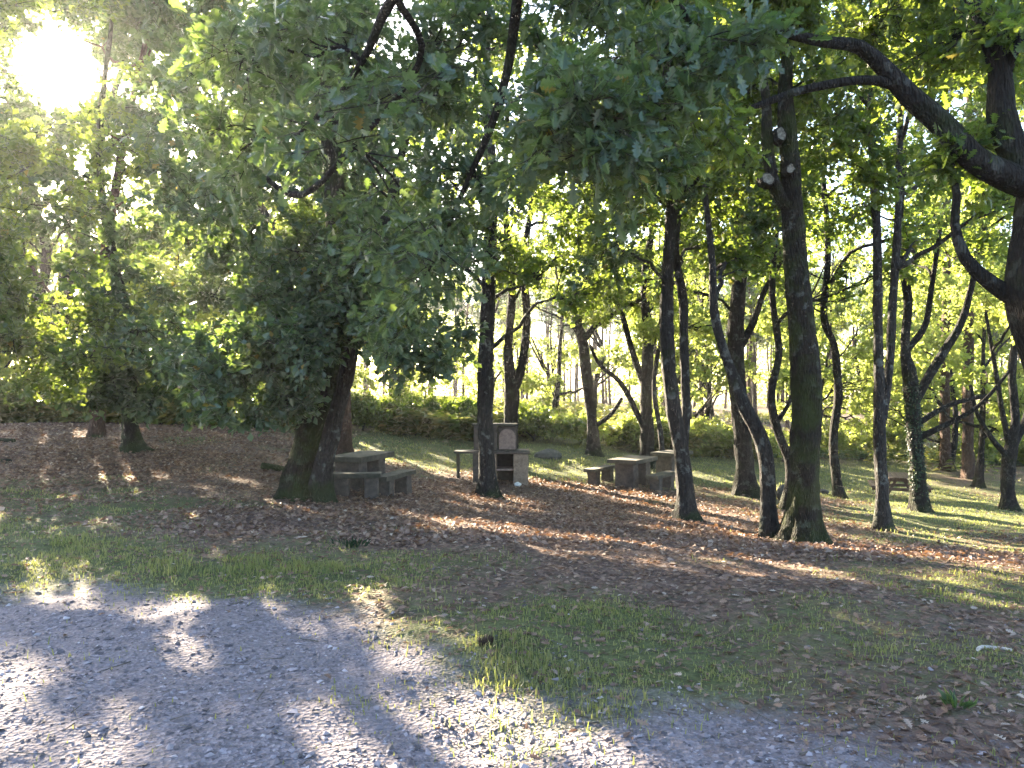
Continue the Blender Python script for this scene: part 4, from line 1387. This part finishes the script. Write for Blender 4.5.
ca_, sa_ = np.cos(a)[:, None], np.sin(a)[:, None]
Vr = np.stack([Vb[..., 0] * ca_ - Vb[..., 1] * sa_ + x[:, None], Vb[..., 0] * sa_ + Vb[..., 1] * ca_ + y[:, None], Vb[..., 2] + z[:, None]], -1).reshape(-1, 3)
Fr = (np.arange(n)[:, None, None] * 6 + of[None]).reshape(-1, 3)
vv = np.repeat(rg.random(n) ** 1.3, 8)
tag(build('gravel', [(Vr, Fr, 0, vv)], ['stone']), 'loose grey gravel stones scattered over the track', 'gravel', kind='stuff')

# dead leaves
rg = R(401)
x, y = scatter(150000, -1.0, 1.0, 3.0, 27, rg, .9)
g, gr = zones(x, y)
pr = (.55 + .45 * sstep(5, 8, y)) * (1 - .985 * np.clip(g * 1.3, 0, 1)) * (1 - .72 * np.clip(gr * 1.2, 0, 1)) * (.45 + .55 * sstep(.3, .6, fbm(x * .8, y * .8, 62)))
k = rg.random(len(x)) < pr
x, y = x[k], y[k]; n = len(x)
pos = np.stack([x, y, ground(x, y) + rg.uniform(.002, .016, n)], 1)
an = rg.uniform(0, 6.28, n)
dr = np.stack([np.cos(an), np.sin(an), rg.normal(.05, .22, n)], 1)
nr = np.stack([rg.normal(0, .4, n), rg.normal(0, .4, n), np.ones(n)], 1)
szl = rg.uniform(.025, .066, n)
nk = y < 8.5
ch = [(V, F, 0, v) for (V, F, v) in leaves(pos[~nk], dr[~nk], nr[~nk], szl[~nk], rg, wide=.3) + leaves(pos[nk], dr[nk], nr[nk], szl[nk] * 1.1, rg, True)]
rgm = R(408)
xm = rgm.uniform(-26, 24, 230000); ym = rgm.uniform(8.5, 27, 230000)
xm, ym = xm[np.abs(xm) < ym + 2], ym[np.abs(xm) < ym + 2]
gm_, grm = zones(xm, ym)
k = rgm.random(len(xm)) < (1 - sstep(.2, .8, grm) * .97) * (1 - gm_) * (.3 + .7 * sstep(.35, .6, fbm(xm * .7, ym * .7, 67)))
xm, ym = xm[k], ym[k]; nm = len(xm)
an = rgm.uniform(0, 6.28, nm)
ch += [(V, F, 0, v) for (V, F, v) in leaves(np.stack([xm, ym, ground(xm, ym) + rgm.uniform(.004, .03, nm)], 1), np.stack([np.cos(an), np.sin(an), rgm.normal(.05, .3, nm)], 1),
       np.stack([rgm.normal(0, .5, nm), rgm.normal(0, .5, nm), np.ones(nm)], 1), rgm.uniform(.05, .11, nm), rgm, wide=.32)]
tag(build('leaf_litter', ch, ['litter']), 'brown fallen oak leaves covering the woodland floor', 'leaf litter', kind='stuff')

rg = R(407)
x, y = scatter(2600, -.8, .8, 3.2, 24, rg)
g, gr = zones(x, y)
k = rg.random(len(x)) < 1 - .85 * g
x, y = x[k], y[k]; n = len(x)
an = rg.uniform(0, 6.28, n); L_ = rg.uniform(.04, .22, n)
x2 = x + np.cos(an) * L_; y2 = y + np.sin(an) * L_
S_ = np.stack([x, y, ground(x, y) + .008], 1); E_ = np.stack([x2, y2, ground(x2, y2) + .012], 1)
V, F = twig_mesh(S_, E_, rg.uniform(.002, .005, n))
tag(build('twig_debris', [(V, F, 0)], ['deadwood']), 'small dry twigs strewn over the woodland floor', 'twigs', kind='stuff')

# grass
rg = R(402)
x, y = scatter(520000, -1.0, 1.0, 3.0, 34, rg, .95)
g, gr = zones(x, y)
pr = (1 - .97 * g ** .6) * sstep(.3, .95, gr) * (.15 + .85 * sstep(.44, .60, fbm(x * 2.1, y * 2.1, 63))) + .05 * (g > .15) * (g < .8) * sstep(.5, .6, fbm(x * 2.7, y * 2.7, 66))
k = rg.random(len(x)) < pr
x, y = x[k], y[k]; n = len(x)
hh = rg.uniform(.012, .042, n) * (1 + 1.2 * sstep(.55, .75, fbm(x * 1.3, y * 1.3, 64))) * (1 + .03 * y)
w = rg.uniform(.0018, .0035, n) * (1 + .11 * y)
an = rg.uniform(0, 6.28, n); la_ = rg.uniform(.1, .9, n)
b0 = np.stack([x, y, ground(x, y) - .004], 1)
sd = np.stack([np.cos(an), np.sin(an), 0 * an], 1) * w[:, None]
ld_ = np.stack([-np.sin(an), np.cos(an), 0 * an], 1)
m1 = b0 + ld_ * (hh * la_ * .3)[:, None] + np.array([0, 0, 1.]) * (hh * .6)[:, None]
t1 = b0 + ld_ * (hh * la_)[:, None] + np.array([0, 0, 1.]) * (hh * (1 - .3 * la_))[:, None]
Vg = np.stack([b0 - sd, b0 + sd, m1 + sd * .7, t1, m1 - sd * .7], 1).reshape(-1, 3)
bi = np.arange(n)[:, None] * 5
Fg = bi + np.array([[0, 1, 2, 4]]); Fg2 = bi + np.array([[4, 2, 3]])
vr = np.clip(rg.random(n) * .6 + .5 * fbm(x * .9, y * .9, 65), 0, 1)
me_ch = [(Vg, Fg, 0, vr), (Vg, Fg2, 0, vr)]
tag(build('grass', me_ch, ['grass']), 'short patchy grass between the leaf litter and gravel', 'grass', kind='stuff')

# small weeds as individuals
def weed(px, py, label, n, ln, mat, seed, spread=.12):
    p = on_ground(px, py, 2.6, 30)
    rgw = R(seed)
    base = np.array([p[0], p[1], gz(p[0], p[1])])
    a = rgw.uniform(0, 6.28, n); rad = rgw.uniform(0, spread, n)
    pos = base + np.stack([np.cos(a) * rad, np.sin(a) * rad, 0 * a], 1)
    dr = np.stack([np.cos(a) * rgw.uniform(.2, .9, n), np.sin(a) * rgw.uniform(.2, .9, n), rgw.uniform(.5, 1.2, n)], 1)
    ch = [(V, F, 0, v) for (V, F, v) in leaves(pos, dr, rgw.normal(0, .5, (n, 3)) + np.array([0, -.4, .6]), rgw.uniform(.5, 1, n) * ln, rgw, wide=.09)]
    o = build('weed', ch, [mat], None, base)
    tag(o, label, 'weed')


weed(957, 715, 'pale grey-green weed standing alone on the trodden ground', 36, .10, 'leaf_blue', 500, .05)
weed(232, 562, 'bright tuft of green blades at the shaded edge of the grass strip', 40, .09, 'grass', 501)
weed(352, 545, 'dark green tuft on the litter near the foot of the leaning oak', 60, .11, 'ivy', 502, .2)
print('LEAVES', LEAFCOUNT[0], 'OBJECTS', len(bpy.data.objects))
